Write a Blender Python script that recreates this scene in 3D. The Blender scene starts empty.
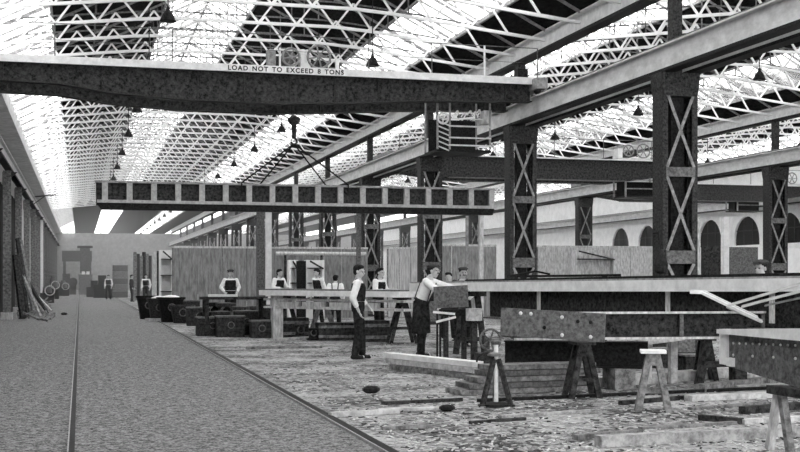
import bpy, bmesh, math, random
from mathutils import Vector, Matrix
random.seed(7)
scene = bpy.context.scene
COL = scene.collection
PI = math.pi
V = Vector

# ------------------------------------------------------------------ camera
FPX = 1200.0; HY = 278.0; EYE = 1.5
YAW = math.atan(320 / FPX)
ca, sa = math.cos(YAW), math.sin(YAW)
cam_d = bpy.data.cameras.new('camera'); cam = bpy.data.objects.new('camera', cam_d); COL.objects.link(cam)
cam.location = (0, 0, EYE); cam.rotation_euler = (PI / 2, 0, -YAW)
cam_d.sensor_width = 36; cam_d.lens = 36 * FPX / 800; cam_d.shift_y = (HY - 226) / 800
cam_d.clip_end = 500
scene.camera = cam

def at(px, py, D):
    """point seen at a pixel at a distance along the view axis"""
    L = (px - 400) / FPX * D
    return V((L * ca + D * sa, D * ca - L * sa, EYE + (HY - py) / FPX * D))
def atY(px, py, Y):
    a = YAW + math.atan((px - 400) / FPX)
    X = Y * math.tan(a)
    return at(px, py, X * sa + Y * ca)
def gnd(px, py, z=0.0):
    D = (EYE - z) * FPX / (py - HY)
    return at(px, py, D)

# ------------------------------------------------------------------ materials
def mat(name, g, rough=.7, var=.0, scale=8., metal=0., stretch=(1, 1, 1), bump=0., g2=None, detail=4, scale2=0):
    m = bpy.data.materials.new(name); m.use_nodes = True
    nt = m.node_tree; N = nt.nodes; L = nt.links
    b = N['Principled BSDF']
    b.inputs['Roughness'].default_value = rough; b.inputs['Metallic'].default_value = metal
    b.inputs['Specular IOR Level'].default_value = .3 if g > .1 else .06
    lo = g * (1 - var) if g2 is None else g
    hi = min(.95, g * (1 + var)) if g2 is None else g2
    tc = N.new('ShaderNodeTexCoord'); mp = N.new('ShaderNodeMapping'); L.new(tc.outputs['Object'], mp.inputs['Vector'])
    mp.inputs['Scale'].default_value = stretch
    nz = N.new('ShaderNodeTexNoise'); nz.inputs['Scale'].default_value = scale; nz.inputs['Detail'].default_value = detail
    nz.inputs['Roughness'].default_value = .7
    L.new(mp.outputs[0], nz.inputs['Vector'])
    rp = N.new('ShaderNodeValToRGB'); L.new(nz.outputs['Fac'], rp.inputs['Fac'])
    if scale2:
        n2 = N.new('ShaderNodeTexNoise'); n2.inputs['Scale'].default_value = scale2; n2.inputs['Detail'].default_value = 5
        L.new(mp.outputs[0], n2.inputs['Vector'])
        ma = N.new('ShaderNodeMath'); ma.operation = 'MULTIPLY_ADD'; ma.inputs[1].default_value = .68
        mb = N.new('ShaderNodeMath'); mb.operation = 'MULTIPLY'; mb.inputs[1].default_value = .32
        L.new(n2.outputs['Fac'], mb.inputs[0]); L.new(nz.outputs['Fac'], ma.inputs[0]); L.new(mb.outputs[0], ma.inputs[2]); L.new(ma.outputs[0], rp.inputs['Fac'])
    rp.color_ramp.elements[0].position = .43 if scale2 else .36; rp.color_ramp.elements[1].position = .57 if scale2 else .64
    rp.color_ramp.elements[0].color = (lo, lo, lo, 1); rp.color_ramp.elements[1].color = (hi, hi, hi, 1)
    L.new(rp.outputs[0], b.inputs['Base Color'])
    if bump:
        bp = N.new('ShaderNodeBump'); bp.inputs['Strength'].default_value = bump; bp.inputs['Distance'].default_value = .02
        L.new(nz.outputs['Fac'], bp.inputs['Height']); L.new(bp.outputs[0], b.inputs['Normal'])
    return m

M = {}
M['road'] = mat('road', .04, .95, scale=44, bump=.9, g2=.36, detail=9, scale2=14)
M['earth'] = mat('earth', .05, .95, scale=13, bump=1., g2=.44, detail=12, scale2=.9)
M['board_dark'] = mat('board_dark', .008, .85, scale=3, stretch=(6, 6, .3), g2=.07)
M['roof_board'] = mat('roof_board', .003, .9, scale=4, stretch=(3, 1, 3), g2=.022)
M['plaster'] = mat('plaster', .40, .9, scale=3, g2=.62)
M['white_wall'] = mat('white_wall', .80, .9, scale=2, g2=.93)
M['dado'] = mat('dado', .36, .9, scale=7, stretch=(2, 2, .6), g2=.72)
M['endwall'] = mat('endwall', .30, .9, scale=3, g2=.40)  # grey lightened so the wall colour itself carries some distance haze
M['partition'] = mat('partition', .15, .9, scale=4, stretch=(2.5, 2.5, .5), g2=.33)
M['partition_light'] = mat('partition_light', .25, .9, scale=5, stretch=(4, 4, .3), g2=.6)
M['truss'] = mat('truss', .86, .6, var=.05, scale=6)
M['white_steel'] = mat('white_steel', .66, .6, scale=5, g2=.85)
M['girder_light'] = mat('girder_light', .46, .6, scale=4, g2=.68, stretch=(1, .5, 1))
M['girder_grey'] = mat('girder_grey', .17, .55, scale=9, g2=.36)
M['steel_dark'] = mat('steel_dark', .008, .5, scale=22, g2=.075, detail=8)
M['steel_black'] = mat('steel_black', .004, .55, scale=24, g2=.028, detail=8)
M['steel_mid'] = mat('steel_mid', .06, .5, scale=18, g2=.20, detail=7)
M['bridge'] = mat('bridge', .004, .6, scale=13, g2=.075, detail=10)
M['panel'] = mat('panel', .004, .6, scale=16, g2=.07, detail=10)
M['stiffener'] = mat('stiffener', .28, .55, scale=12, g2=.46)
M['lattice_light'] = mat('lattice_light', .14, .6, scale=12, g2=.34)
M['wood_light'] = mat('wood_light', .30, .8, scale=9, stretch=(1, 1, 1), g2=.62)
M['wood_pale'] = mat('wood_pale', .16, .8, scale=10, g2=.46)
M['wood_mid'] = mat('wood_mid', .09, .8, scale=12, g2=.30)
M['wood_dark'] = mat('wood_dark', .012, .8, scale=12, g2=.075)
M['white_cloth'] = mat('white_cloth', .74, .9, scale=12, g2=.88)
M['black_cloth'] = mat('black_cloth', .010, .9, scale=14, g2=.04)
M['grey_cloth'] = mat('grey_cloth', .03, .9, scale=14, g2=.09)
M['skin'] = mat('skin', .42, .6, scale=10, g2=.52)
M['hair'] = mat('hair', .008, .7, scale=40, g2=.03)
M['leather'] = mat('leather', .012, .5, scale=20, g2=.035)
M['letter'] = mat('letter', .01, .6)
M['rubble_light'] = mat('rubble_light', .35, .9, scale=12, g2=.7)
M['rubble_dark'] = mat('rubble_dark', .02, .9, scale=12, g2=.1)
M['rope'] = mat('rope', .02, .8)

def glass_mat(name, tr):
    m = bpy.data.materials.new(name); m.use_nodes = True
    nt = m.node_tree; N = nt.nodes; L = nt.links
    N.remove(N['Principled BSDF'])
    t = N.new('ShaderNodeBsdfTransparent'); t.inputs[0].default_value = (tr, tr, tr, 1)
    d = N.new('ShaderNodeBsdfTranslucent'); d.inputs[0].default_value = (.8, .8, .8, 1)
    tc = N.new('ShaderNodeTexCoord'); nz = N.new('ShaderNodeTexNoise'); nz.inputs['Scale'].default_value = 1.3; nz.inputs['Detail'].default_value = 6
    L.new(tc.outputs['Object'], nz.inputs['Vector'])
    mr = N.new('ShaderNodeMapRange'); mr.inputs[1].default_value = .42; mr.inputs[2].default_value = .68
    mr.inputs[3].default_value = .03; mr.inputs[4].default_value = .30
    L.new(nz.outputs['Fac'], mr.inputs[0])
    mx = N.new('ShaderNodeMixShader'); L.new(mr.outputs[0], mx.inputs[0]); L.new(t.outputs[0], mx.inputs[1]); L.new(d.outputs[0], mx.inputs[2])
    L.new(mx.outputs[0], N['Material Output'].inputs['Surface'])
    return m
M['glass'] = glass_mat('glass', .93)

# ------------------------------------------------------------------ mesh builder
class MB:
    def __init__(s): s.v = []; s.f = []
    def add(s, vs, fs):
        o = len(s.v); s.v += [V(p) for p in vs]; s.f += [tuple(i + o for i in f) for f in fs]; return s
    def box(s, x0, x1, y0, y1, z0, z1, mtx=None):
        vs = [V((x, y, z)) for z in (z0, z1) for y in (y0, y1) for x in (x0, x1)]
        if mtx is not None: vs = [mtx @ p for p in vs]
        return s.add(vs, [(0, 2, 3, 1), (4, 5, 7, 6), (0, 1, 5, 4), (2, 6, 7, 3), (0, 4, 6, 2), (1, 3, 7, 5)])
    def bar(s, p0, p1, w, h, up=(0, 0, 1)):
        """box beam along p0-p1, w sideways, h along up"""
        p0, p1 = V(p0), V(p1); d = (p1 - p0); L = d.length
        if L < 1e-6: return s
        d /= L; u = V(up); r = d.cross(u)
        if r.length < 1e-4: r = d.cross(V((0, 1, 0)))
        if r.length < 1e-4: r = d.cross(V((1, 0, 0)))
        r.normalize(); u = r.cross(d).normalized()
        vs = [p + r * (a * w / 2) + u * (b * h / 2) for p in (p0, p1) for a, b in ((-1, -1), (1, -1), (1, 1), (-1, 1))]
        return s.add(vs, [(3, 2, 1, 0), (4, 5, 6, 7), (0, 1, 5, 4), (1, 2, 6, 5), (2, 3, 7, 6), (3, 0, 4, 7)])
    def ring_stack(s, rings, cap=True):
        n = len(rings[0]); vs = [p for r in rings for p in r]; fs = []
        for k in range(len(rings) - 1):
            for i in range(n):
                j = (i + 1) % n; fs.append((k * n + i, k * n + j, (k + 1) * n + j, (k + 1) * n + i))
        if cap: fs.append(tuple(reversed(range(n)))); fs.append(tuple((len(rings) - 1) * n + i for i in range(n)))
        return s.add(vs, fs)
    def tube(s, p0, p1, r0, r1=None, n=10):
        r1 = r0 if r1 is None else r1
        p0, p1 = V(p0), V(p1); d = (p1 - p0)
        if d.length < 1e-6: return s
        d.normalize(); a = d.orthogonal().normalized(); b = d.cross(a)
        R = lambda p, r: [p + a * (r * math.cos(2 * PI * i / n)) + b * (r * math.sin(2 * PI * i / n)) for i in range(n)]
        return s.ring_stack([R(p0, r0), R(p1, r1)])
    def path(s, pts, r, n=8):
        for a, b in zip(pts, pts[1:]): s.tube(a, b, r, r, n)
        return s
    def lathe(s, prof, c, n=16, axis='z'):
        c = V(c); rings = []
        for r, z in prof:
            ring = []
            for i in range(n):
                t = 2 * PI * i / n; x, y = r * math.cos(t), r * math.sin(t)
                ring.append(c + (V((x, y, z)) if axis == 'z' else V((x, z, y)) if axis == 'y' else V((z, x, y))))
            rings.append(ring)
        return s.ring_stack(rings)
    def ball(s, c, rx, ry=None, rz=None, n=12, m=8, mtx=None):
        ry = rx if ry is None else ry; rz = rx if rz is None else rz; c = V(c); rings = []
        for k in range(m + 1):
            ph = -PI / 2 + PI * (k + .0) / m
            cr = max(math.cos(ph), .02)
            ring = [V((rx * cr * math.cos(2 * PI * i / n), ry * cr * math.sin(2 * PI * i / n), rz * math.sin(ph))) for i in range(n)]
            if mtx is not None: ring = [mtx @ p for p in ring]
            rings.append([c + p for p in ring])
        return s.ring_stack(rings)
    def cap(s, p0, p1, r0, r1=None, n=10):
        r1 = r0 if r1 is None else r1
        s.tube(p0, p1, r0, r1, n); s.ball(p0, r0, n=n, m=6); s.ball(p1, r1, n=n, m=6); return s
    def ext(s, poly, vec):
        """extrude polygon (3D points) along vec"""
        poly = [V(p) for p in poly]; vec = V(vec); n = len(poly)
        vs = poly + [p + vec for p in poly]
        fs = [tuple(range(n)), tuple(reversed(range(n, 2 * n)))] + [(i, i + n, (i + 1) % n + n, (i + 1) % n) for i in range(n)]
        return s.add(vs, fs)
    def torus(s, c, R, r, n=20, m=6, axis='y', a0=0, a1=2 * PI):
        c = V(c); pts = []
        full = abs(a1 - a0 - 2 * PI) < 1e-6
        for i in range(n + (0 if full else 1)):
            t = a0 + (a1 - a0) * i / n; u = (math.cos(t), math.sin(t)); ring = []
            for k in range(m):
                q = 2 * PI * k / m; rr = R + r * math.cos(q); z = r * math.sin(q)
                p = (rr * u[0], z, rr * u[1]) if axis == 'y' else (rr * u[0], rr * u[1], z) if axis == 'z' else (z, rr * u[0], rr * u[1])
                ring.append(c + V(p))
            pts.append(ring)
        if full: s.ring_stack(pts + [pts[0]], cap=False)
        else: s.ring_stack(pts)
        return s
    def ibeam(s, p0, p1, h, fw, ft=.02, wt=.014, web=True):
        """p0/p1 centre line of the section"""
        p0, p1 = V(p0), V(p1); z = V((0, 0, 1))
        if web: s.bar(p0, p1, wt, h - ft)
        s.bar(p0 + z * (h / 2 - ft / 2), p1 + z * (h / 2 - ft / 2), fw, ft)
        s.bar(p0 - z * (h / 2 - ft / 2), p1 - z * (h / 2 - ft / 2), fw, ft)
        return s
    def build(s, name, m, parent=None, origin=None, smooth=False, remesh=None):
        if parent is not None:
            o0 = V((0, 0, 0)); q = parent
            while q is not None: o0 = o0 + q.location; q = q.parent
        elif origin is not None: o0 = V(origin)
        else:
            n = len(s.v); o0 = V((sum(p.x for p in s.v) / n, sum(p.y for p in s.v) / n, min(p.z for p in s.v)))
        me = bpy.data.meshes.new(name); me.from_pydata([tuple(p - o0) for p in s.v], [], s.f)
        bm = bmesh.new(); bm.from_mesh(me)
        bmesh.ops.recalc_face_normals(bm, faces=bm.faces); bm.to_mesh(me); bm.free()
        ob = bpy.data.objects.new(name, me); COL.objects.link(ob)
        if remesh:
            md = ob.modifiers.new('r', 'REMESH'); md.mode = 'VOXEL'; md.voxel_size = remesh; md.use_smooth_shade = True
            sm = ob.modifiers.new('s', 'SMOOTH'); sm.factor = .5; sm.iterations = 2
            dg = bpy.context.evaluated_depsgraph_get()
            ne = bpy.data.meshes.new_from_object(ob.evaluated_get(dg)); ob.modifiers.clear(); ob.data = ne; me = ne
            ne.materials.clear(); smooth = True
        for mm in (m if isinstance(m, (list, tuple)) else [m]): me.materials.append(M[mm])
        if smooth: me.polygons.foreach_set('use_smooth', [True] * len(me.polygons))
        if parent is not None: ob.parent = parent
        else: ob.location = o0
        return ob

def tag(o, label, cat, group=None, kind=None):
    o['label'] = label
    if cat: o['category'] = cat
    if group: o['group'] = group
    if kind: o['kind'] = kind
    return o
def thing(name, label, cat, loc, group=None):
    o = bpy.data.objects.new(name, None); COL.objects.link(o); o.location = loc; o.empty_display_size = .1
    return tag(o, label, cat, group)
def struct(o, label=None, cat=None):
    o['kind'] = 'structure'
    if label: o['label'] = label
    o['category'] = cat or o.name.split('_')[0].split('.')[0]
    return o
def kids(o): return [c for c in bpy.data.objects if c.parent == o]
def dup(root, loc, label=None, group=None, tree=None):
    r = root.copy(); COL.objects.link(r); r.location = loc
    if label: r['label'] = label
    if group: r['group'] = group
    for ch, subs in tree:
        c = ch.copy(); COL.objects.link(c); c.parent = r
        for g in subs:
            d = g.copy(); COL.objects.link(d); d.parent = c
    return r
def tree_of(o): return [(c, kids(c)) for c in kids(o)]

# ------------------------------------------------------------------ setting
XL, X1, X2, X3 = -2.9, 11.0, 23.7, 36.4
Y0, Y1, YR = -14.0, 152.0, 290.0
EAVE = 7.5
BAYS = [(-2.6, 11.0), (11.0, 23.7), (23.7, 36.4)]
RISE = 3.4
struct(MB().box(-3.2, 2.54, Y0, YR, -.2, 0).build('floor', 'road'), 'smooth grey roadway running down the left aisle')
struct(MB().box(2.54, 36.9, Y0, YR, -.2, -.004).build('floor', 'earth'), 'rough earth shop floor littered with scraps')

# left wall: dark vertical boarding below, pale plaster above
wb = MB()
y = Y0
while y < Y1:
    if 60 < y < 86: y += .31; continue
    wb.box(-3.02, XL - random.uniform(0, .035), y + .012, y + .30, 0, 5.15); y += .31
wb.box(-3.02, XL, Y1 + .3, YR - .3, 0, 7.45)
struct(wb.build('wall_left', 'board_dark'), 'dark vertical board wall along the left aisle')
wp_ = MB(); y = 60.2
while y < 86.2: wp_.box(-3.02, XL, y + .012, y + .5, 0, 5.15); y += .52
struct(wp_.build('wall_left_panel', 'dado'), 'paler board panel in the left wall behind the leaning timbers')
struct(MB().box(-3.2, -3.02, Y0, YR, 0, 7.45).box(-3.02, XL, Y0, Y1, 5.15, 7.45).box(-3.02, -2.22, Y0, Y1, 6.9, 7.47).build('wall_left_upper', 'plaster'), 'pale upper part of the left wall')
# end wall with gables
struct(MB().box(-3.2, 36.9, Y1, Y1 + .3, 0, 7.0).build('wall_back', 'endwall'), 'plain grey screen wall far down the shop')
eb = MB().box(-3.2, 36.9, YR - .3, YR, 0, 7.5)
for a, b in BAYS:
    eb.ext([(a, YR - .3, 7.5), (b, YR - .3, 7.5), ((a + b) / 2, YR - .3, EAVE + RISE)], (0, .3, 0))
struct(eb.build('wall_back_gables', 'endwall'), 'far gabled end wall beyond the grey screen wall')
# right wall with arches
ARCH = [48.2 + 4.1 * k for k in range(8)]
aw = MB(); zb, zt, hw = 3.36, 4.99, 1.35
ylo = Y0
aw.box(36.4, 36.9, Y0, YR - .3, 0, zb)
for ya in ARCH:
    if ya - 2.05 > ylo: aw.box(36.4, 36.9, ylo, ya - 2.05, zb, 7.45)
    pts = [(36.4, ya - 2.05, zb), (36.4, ya - hw, zb)]
    for i in range(13):
        t = PI - PI * i / 12
        pts.append((36.4, ya + hw * math.cos(t), zt - hw + hw * math.sin(t)))
    pts += [(36.4, ya + hw, zb), (36.4, ya + 2.05, zb), (36.4, ya + 2.05, 7.45), (36.4, ya - 2.05, 7.45)]
    aw.ext(pts, (.14, 0, 0)); ylo = ya + 2.05
aw.box(36.4, 36.9, ylo, YR - .3, zb, 7.45)
struct(aw.build('wall_right', 'white_wall'), 'whitewashed side wall pierced by round arches')
for k, ya in enumerate(ARCH):
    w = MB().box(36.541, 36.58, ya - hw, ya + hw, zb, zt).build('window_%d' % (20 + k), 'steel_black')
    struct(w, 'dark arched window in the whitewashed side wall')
    f = MB()
    for q in (-.45, .45): f.box(36.50, 36.541, ya + q - .03, ya + q + .03, zb, zt - .1)
    f.box(36.50, 36.541, ya - hw, ya + hw, zb + .8, zb + .86)
    f.build('window_frame', 'steel_dark', w)

# roofs
def roof_strips(a, b, k):
    w = b - a; c = (a + b) / 2
    z = lambda x: EAVE + RISE * (1 - abs(x - c) / (w / 2))
    if k == 0: cuts = [a - .4, -2.35, -.72, 2.6, 5.45, 8.52, 9.9, b]
    else: cuts = [a, a + .75, a + 2.15, c - 1.4, c + 1.4, b - 2.15, b - .75, b]
    kinds = ['d', 'g', 'd', 'g', 'd', 'g', 'd']
    rb = MB(); gi = 1 + 3 * k
    for x0, x1, kd in zip(cuts, cuts[1:], kinds):
        xs = [x0] + ([c] if x0 < c < x1 else []) + [x1]
        th = .08 if kd == 'd' else .012
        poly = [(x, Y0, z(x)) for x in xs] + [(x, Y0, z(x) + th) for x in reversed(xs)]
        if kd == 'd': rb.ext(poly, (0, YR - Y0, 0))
        else:
            zz = .05
            poly = [(p[0], p[1], p[2] + zz) for p in poly]
            g = MB().ext(poly, (0, YR - Y0, 0)).build('window_%d' % gi, 'glass')
            struct(g, 'long bright skylight set in the roof slope'); gi += 1
            f = MB(); y = Y0 + .4
            while y < Y1:
                for u, v in zip(xs, xs[1:]): f.bar((u, y, z(u) + .02), (v, y, z(v) + .02), .03, .05)
                y += .93
            for x in xs: f.bar((x, Y0, z(x) + .01), (x, YR, z(x) + .01), .07, .1)
            f.build('window_frame', 'girder_grey', g)
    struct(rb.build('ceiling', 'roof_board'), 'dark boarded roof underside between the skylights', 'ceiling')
for k, (a, b) in enumerate(BAYS): roof_strips(a, b, k)

# ------------------------------------------------------------------ roof trusses
def truss(a, b, y, label, group):
    w = b - a; c = (a + b) / 2
    t = thing('roof_truss', label, 'roof truss', (c, y, EAVE - .3), group)
    zt = lambda x: EAVE - .10 + RISE * (1 - abs(x - c) / (w / 2))
    def zc(x):
        u = abs(x - c) / (w / 2)
        return EAVE - .28 + .5 * min(1, (1 - u) * 1.5)
    r = MB()
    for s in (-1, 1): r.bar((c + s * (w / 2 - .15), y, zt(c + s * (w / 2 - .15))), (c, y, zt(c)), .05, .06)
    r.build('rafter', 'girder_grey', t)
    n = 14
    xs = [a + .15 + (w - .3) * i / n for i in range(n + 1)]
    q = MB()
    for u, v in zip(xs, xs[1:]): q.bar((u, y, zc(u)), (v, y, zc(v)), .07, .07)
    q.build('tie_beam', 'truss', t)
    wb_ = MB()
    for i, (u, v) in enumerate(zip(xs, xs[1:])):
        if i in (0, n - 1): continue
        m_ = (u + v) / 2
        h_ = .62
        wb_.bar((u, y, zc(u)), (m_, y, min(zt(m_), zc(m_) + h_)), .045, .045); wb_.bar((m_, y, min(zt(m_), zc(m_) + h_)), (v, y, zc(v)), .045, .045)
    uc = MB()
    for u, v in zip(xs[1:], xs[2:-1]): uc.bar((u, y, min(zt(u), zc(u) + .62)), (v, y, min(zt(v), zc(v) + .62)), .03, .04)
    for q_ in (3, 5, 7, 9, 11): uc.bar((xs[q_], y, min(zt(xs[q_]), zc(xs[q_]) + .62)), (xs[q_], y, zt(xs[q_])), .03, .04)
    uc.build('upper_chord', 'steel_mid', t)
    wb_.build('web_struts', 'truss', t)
    return t
SP = 8.33
names = ['nearest aisle on the left', 'middle aisle behind the near column row', 'far aisle beside the arched wall']
for k, (a, b) in enumerate(BAYS):
    lab = 'white steel lattice roof truss spanning the ' + names[k]; grp = 'roof trusses over the ' + names[k]
    ys = [20.83 - SP + SP / 4 * i for i in range(0, 66)]
    ys = [y for y in ys if y < 106]
    t0 = truss(a, b, ys[0], lab, grp); tr = tree_of(t0)
    for y in ys[1:]: dup(t0, (t0.location.x, y, t0.location.z), tree=tr)

# ------------------------------------------------------------------ longitudinal girders
RB, RT = 5.40, 5.92
def runway(x, label, matn='girder_light', y0=Y0 + .1):
    g = thing('crane_runway_girder', label, 'girder', (x, 60, RB))
    zc = (RB + RT) / 2
    MB().bar((x, y0, zc), (x, Y1 - .05, zc), .02, RT - RB - .04).build('web', matn, g)
    MB().bar((x, y0, RT - .015), (x, Y1 - .05, RT - .015), .24, .03).build('top_flange', matn, g)
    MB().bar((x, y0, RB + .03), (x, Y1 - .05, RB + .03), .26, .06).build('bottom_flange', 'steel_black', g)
    MB().bar((x, y0, RT + .03), (x, Y1 - .05, RT + .03), .06, .06).build('crane_rail', 'steel_mid', g)
    return g
runway(-2.5, 'light steel crane runway girder fixed along the left wall')
runway(10.76, 'light steel crane runway girder on the near side of the near column row')
runway(11.34, 'light crane runway girder on the far side of the near column row', 'girder_light')
runway(23.46, 'light crane runway girder on the near side of the distant column row')
runway(24.04, 'crane runway girder on the far side of the distant column row')
runway(36.1, 'light crane runway girder fixed above the arched wall')
for x, lab in ((11.0, 'pale valley girder carrying the roof above the near column row'), (23.7, 'pale valley girder carrying the roof above the distant column row')):
    g = thing('valley_girder', lab, 'girder', (x, 60, 7.05))
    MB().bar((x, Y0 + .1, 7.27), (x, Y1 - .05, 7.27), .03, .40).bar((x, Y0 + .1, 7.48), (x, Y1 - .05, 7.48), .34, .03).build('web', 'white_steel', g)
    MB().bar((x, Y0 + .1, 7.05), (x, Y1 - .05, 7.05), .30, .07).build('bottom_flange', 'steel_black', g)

# ------------------------------------------------------------------ columns
def column(x, y, label, group=None):
    c = thing('lattice_column', label, 'column', (x, y, 0), group)
    for s in (-1, 1):
        lg = MB(); xo = x + s * .31
        lg.box(xo - .05, xo + .05, y - .02, y + .02, .1, 5.25); 
        for q in (-1, 1): lg.box(xo - .055, xo + .055, y + q * .19 - .02, y + q * .19 + .02, .1, 5.25)
        lg.box(xo + s * .035, xo + s * .055, y - .19, y + .19, .1, 5.25)
        lg.build('column_leg', 'steel_dark', c)
    MB().box(x - .13, x + .13, y - .1, y + .1, .1, 5.25).build('core_stanchion', 'steel_black', c)
    lb = MB()
    for q in (-1, 1):
        yy = y + q * .225
        for z0, z1 in ((.75, 1.77), (2.02, 3.42), (3.60, 5.0)):
            lb.bar((x - .28, yy, z0), (x + .28, yy, z1), .058, .012, (0, 1, 0)); lb.bar((x + .28, yy, z0), (x - .28, yy, z1), .058, .012, (0, 1, 0))
    lb.build('lattice_bars', 'lattice_light', c)
    bt = MB()
    for z0, z1 in ((.1, .75), (1.77, 2.02), (3.42, 3.60)):
        bt.box(x - .30, x + .30, y - .24, y - .215, z0, z1); bt.box(x - .30, x + .30, y + .215, y + .24, z0, z1)
    bt.build('batten_plates', 'steel_mid', c)
    MB().box(x - .5, x + .5, y - .34, y + .34, -.02, .1).build('base_plate', 'steel_dark', c)
    cp = MB().ext([(x - .34, y - .24, 4.95), (x + .34, y - .24, 4.95), (x + .38, y - .24, 5.12), (x + .40, y - .24, 5.395), (x - .40, y - .24, 5.395), (x - .38, y - .24, 5.12)], (0, .48, 0))
    cp.build('cap', 'steel_dark', c)
    MB().box(x - .1, x + .1, y - .1, y + .1, 5.395, 7.03).build('roof_post', 'steel_dark', c)
    return c
c1 = column(11, 20.83, 'largest dark lattice column, right of centre, with bright crossed bracing'); tr = tree_of(c1)
labs = {1: 'second dark lattice column of the near row, just left of the largest one',
        2: 'third lattice column of the near row, directly below the crane cab',
        3: 'fourth lattice column of the near row, behind the hanging girder',
        0: None}
for k in range(-2, 15):
    y = 20.83 + SP * k
    if k == 0: continue
    dup(c1, (11, y, 0), labs.get(k, 'small distant lattice column of the near row, seen above the grey partition' if k > 3 else 'lattice column of the near row standing beside the camera'),
        None if k in (1, 2, 3) else 'distant near-row columns' if k > 3 else 'near-row columns out of view', tr)
for k in range(-2, 15):
    y = 20.83 + SP * k
    lab = {2: 'nearest lattice column of the far row, at the right edge of the photo', 4: 'slim lattice column of the far row, between the two near-row columns against the white wall'}.get(k)
    dup(c1, (23.7, y, 0), lab or ('lattice column of the far row, mostly hidden' if k < 4 else 'distant lattice column of the far row in the middle aisle'),
        None if lab else ('hidden far-row columns' if k < 4 else 'distant far-row columns'), tr)
# posts on the left wall
wp = thing('wall_post', 'grey timber post against the left wall under the runway', 'post', (-2.55, 4.17, 0), 'posts along the left wall')
MB().box(-2.70, -2.42, 4.07, 4.27, 0, RB).build('shaft', 'wood_mid', wp)
MB().box(-2.78, -2.36, 4.02, 4.32, 0, .25).build('foot_block', 'dado', wp)
MB().ext([(-2.72, 4.12, RB - .5), (-2.72, 4.12, RB - .05), (-2.2, 4.12, RB - .05)], (0, .1, 0)).build('bracket', 'steel_dark', wp)
tr = tree_of(wp)
for k in range(1, 17): dup(wp, (-2.55, 4.17 + SP * k, 0), tree=tr)

# ------------------------------------------------------------------ floor rails
def rail(x, lab, w):
    r = thing('floor_rail', lab, 'rail', (x, 60, 0))
    MB().box(x - w / 2, x + w / 2, Y0, 140, -.01, .02).build('rail_head', 'steel_black', r)
    MB().box(x - w / 2 - .012, x - w / 2, Y0, 140, -.01, .026).build('rail_lip', 'stiffener', r)
rail(-.07, 'dark steel rail let into the roadway, left of the two', .05)
rail(2.58, 'dark steel rail along the right edge of the roadway', .10)

# ------------------------------------------------------------------ bridge crane (near)
BY = 27.4
def bxp(px): return atY(px, 0, BY).x
xa, xb = -2.42, 10.70
ZT = 6.20
prof_px = [(0, 92), (60, 95.5), (110, 104), (175, 110), (270, 114), (330, 113), (400, 111), (500, 107), (530, 103)]
prof = []
for px_, py_ in prof_px:
    q_ = atY(px_, py_, BY + 1.72); prof.append((q_.x, ZT - q_.z))
prof = [(xa + .15, .40)] + [q_ for q_ in prof if xa + .3 < q_[0] < xb - .3] + [(xb - .12, .42)]
br = thing('overhead_crane', 'dark riveted overhead crane bridge spanning the near aisle with load notice', 'crane', (4.1, BY + .8, ZT - .3))
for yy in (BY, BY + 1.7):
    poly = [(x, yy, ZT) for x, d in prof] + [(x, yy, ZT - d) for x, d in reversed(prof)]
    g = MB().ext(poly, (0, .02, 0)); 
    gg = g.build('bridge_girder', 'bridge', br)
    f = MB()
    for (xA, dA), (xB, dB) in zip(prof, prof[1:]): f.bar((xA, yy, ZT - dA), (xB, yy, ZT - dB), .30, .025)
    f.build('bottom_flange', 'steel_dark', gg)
    sx = MB()
    x = xa + .8
    while x < xb - .6:
        dd = .4
        for (xA, dA), (xB, dB) in zip(prof, prof[1:]):
            if xA <= x <= xB: dd = dA + (dB - dA) * (x - xA) / (xB - xA)
        sx.box(x - .012, x + .012, yy - .05, yy, ZT - dd + .01, ZT - .01); x += 1.05
    sx.build('web_stiffeners', 'steel_dark', gg)
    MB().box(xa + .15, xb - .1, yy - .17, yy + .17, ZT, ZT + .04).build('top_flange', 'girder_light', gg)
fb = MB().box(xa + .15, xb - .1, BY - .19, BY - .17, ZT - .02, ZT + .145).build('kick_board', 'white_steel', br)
tc_ = bpy.data.curves.new('lettering', 'FONT'); tc_.body = 'LOAD NOT TO EXCEED 8 TONS'; tc_.size = .145; tc_.extrude = .003; tc_.offset = .004; tc_.space_character = 1.25; tc_.space_word = 1.4
to = bpy.data.objects.new('tmp', tc_); COL.objects.link(to)
dg = bpy.context.evaluated_depsgraph_get(); tm = bpy.data.meshes.new_from_object(to.evaluated_get(dg)); bpy.data.objects.remove(to)
wmin = min(v.co.x for v in tm.vertices); wmax = max(v.co.x for v in tm.vertices)
xs0, xs1 = bxp(227), bxp(342)
tm.transform(Matrix.Translation((xs0, BY - .193, ZT + .012)) @ Matrix.Rotation(PI / 2, 4, 'X') @ Matrix.Scale((xs1 - xs0) / (wmax - wmin), 4, (1, 0, 0)) @ Matrix.Translation((-wmin, 0, 0)))
tm.transform(Matrix.Translation(-fb.parent.location)); tm.materials.clear(); tm.materials.append(M['letter'])
xs_ = sorted(v.co.x for v in tm.vertices)
gaps = sorted(((b_ - a_, (a_ + b_) / 2) for a_, b_ in zip(xs_, xs_[1:])), reverse=True)[:5]
cuts_ = [-1e9] + sorted(g_[1] for g_ in gaps) + [1e9]
for lo_, hi_ in zip(cuts_, cuts_[1:]):
    bm_ = bmesh.new(); bm_.from_mesh(tm)
    bmesh.ops.delete(bm_, geom=[v for v in bm_.verts if not lo_ < v.co.x < hi_], context='VERTS')
    wm_ = bpy.data.meshes.new('lettering'); bm_.to_mesh(wm_); bm_.free(); wm_.materials.append(M['letter'])
    lo = bpy.data.objects.new('lettering', wm_); COL.objects.link(lo); lo.parent = fb
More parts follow.
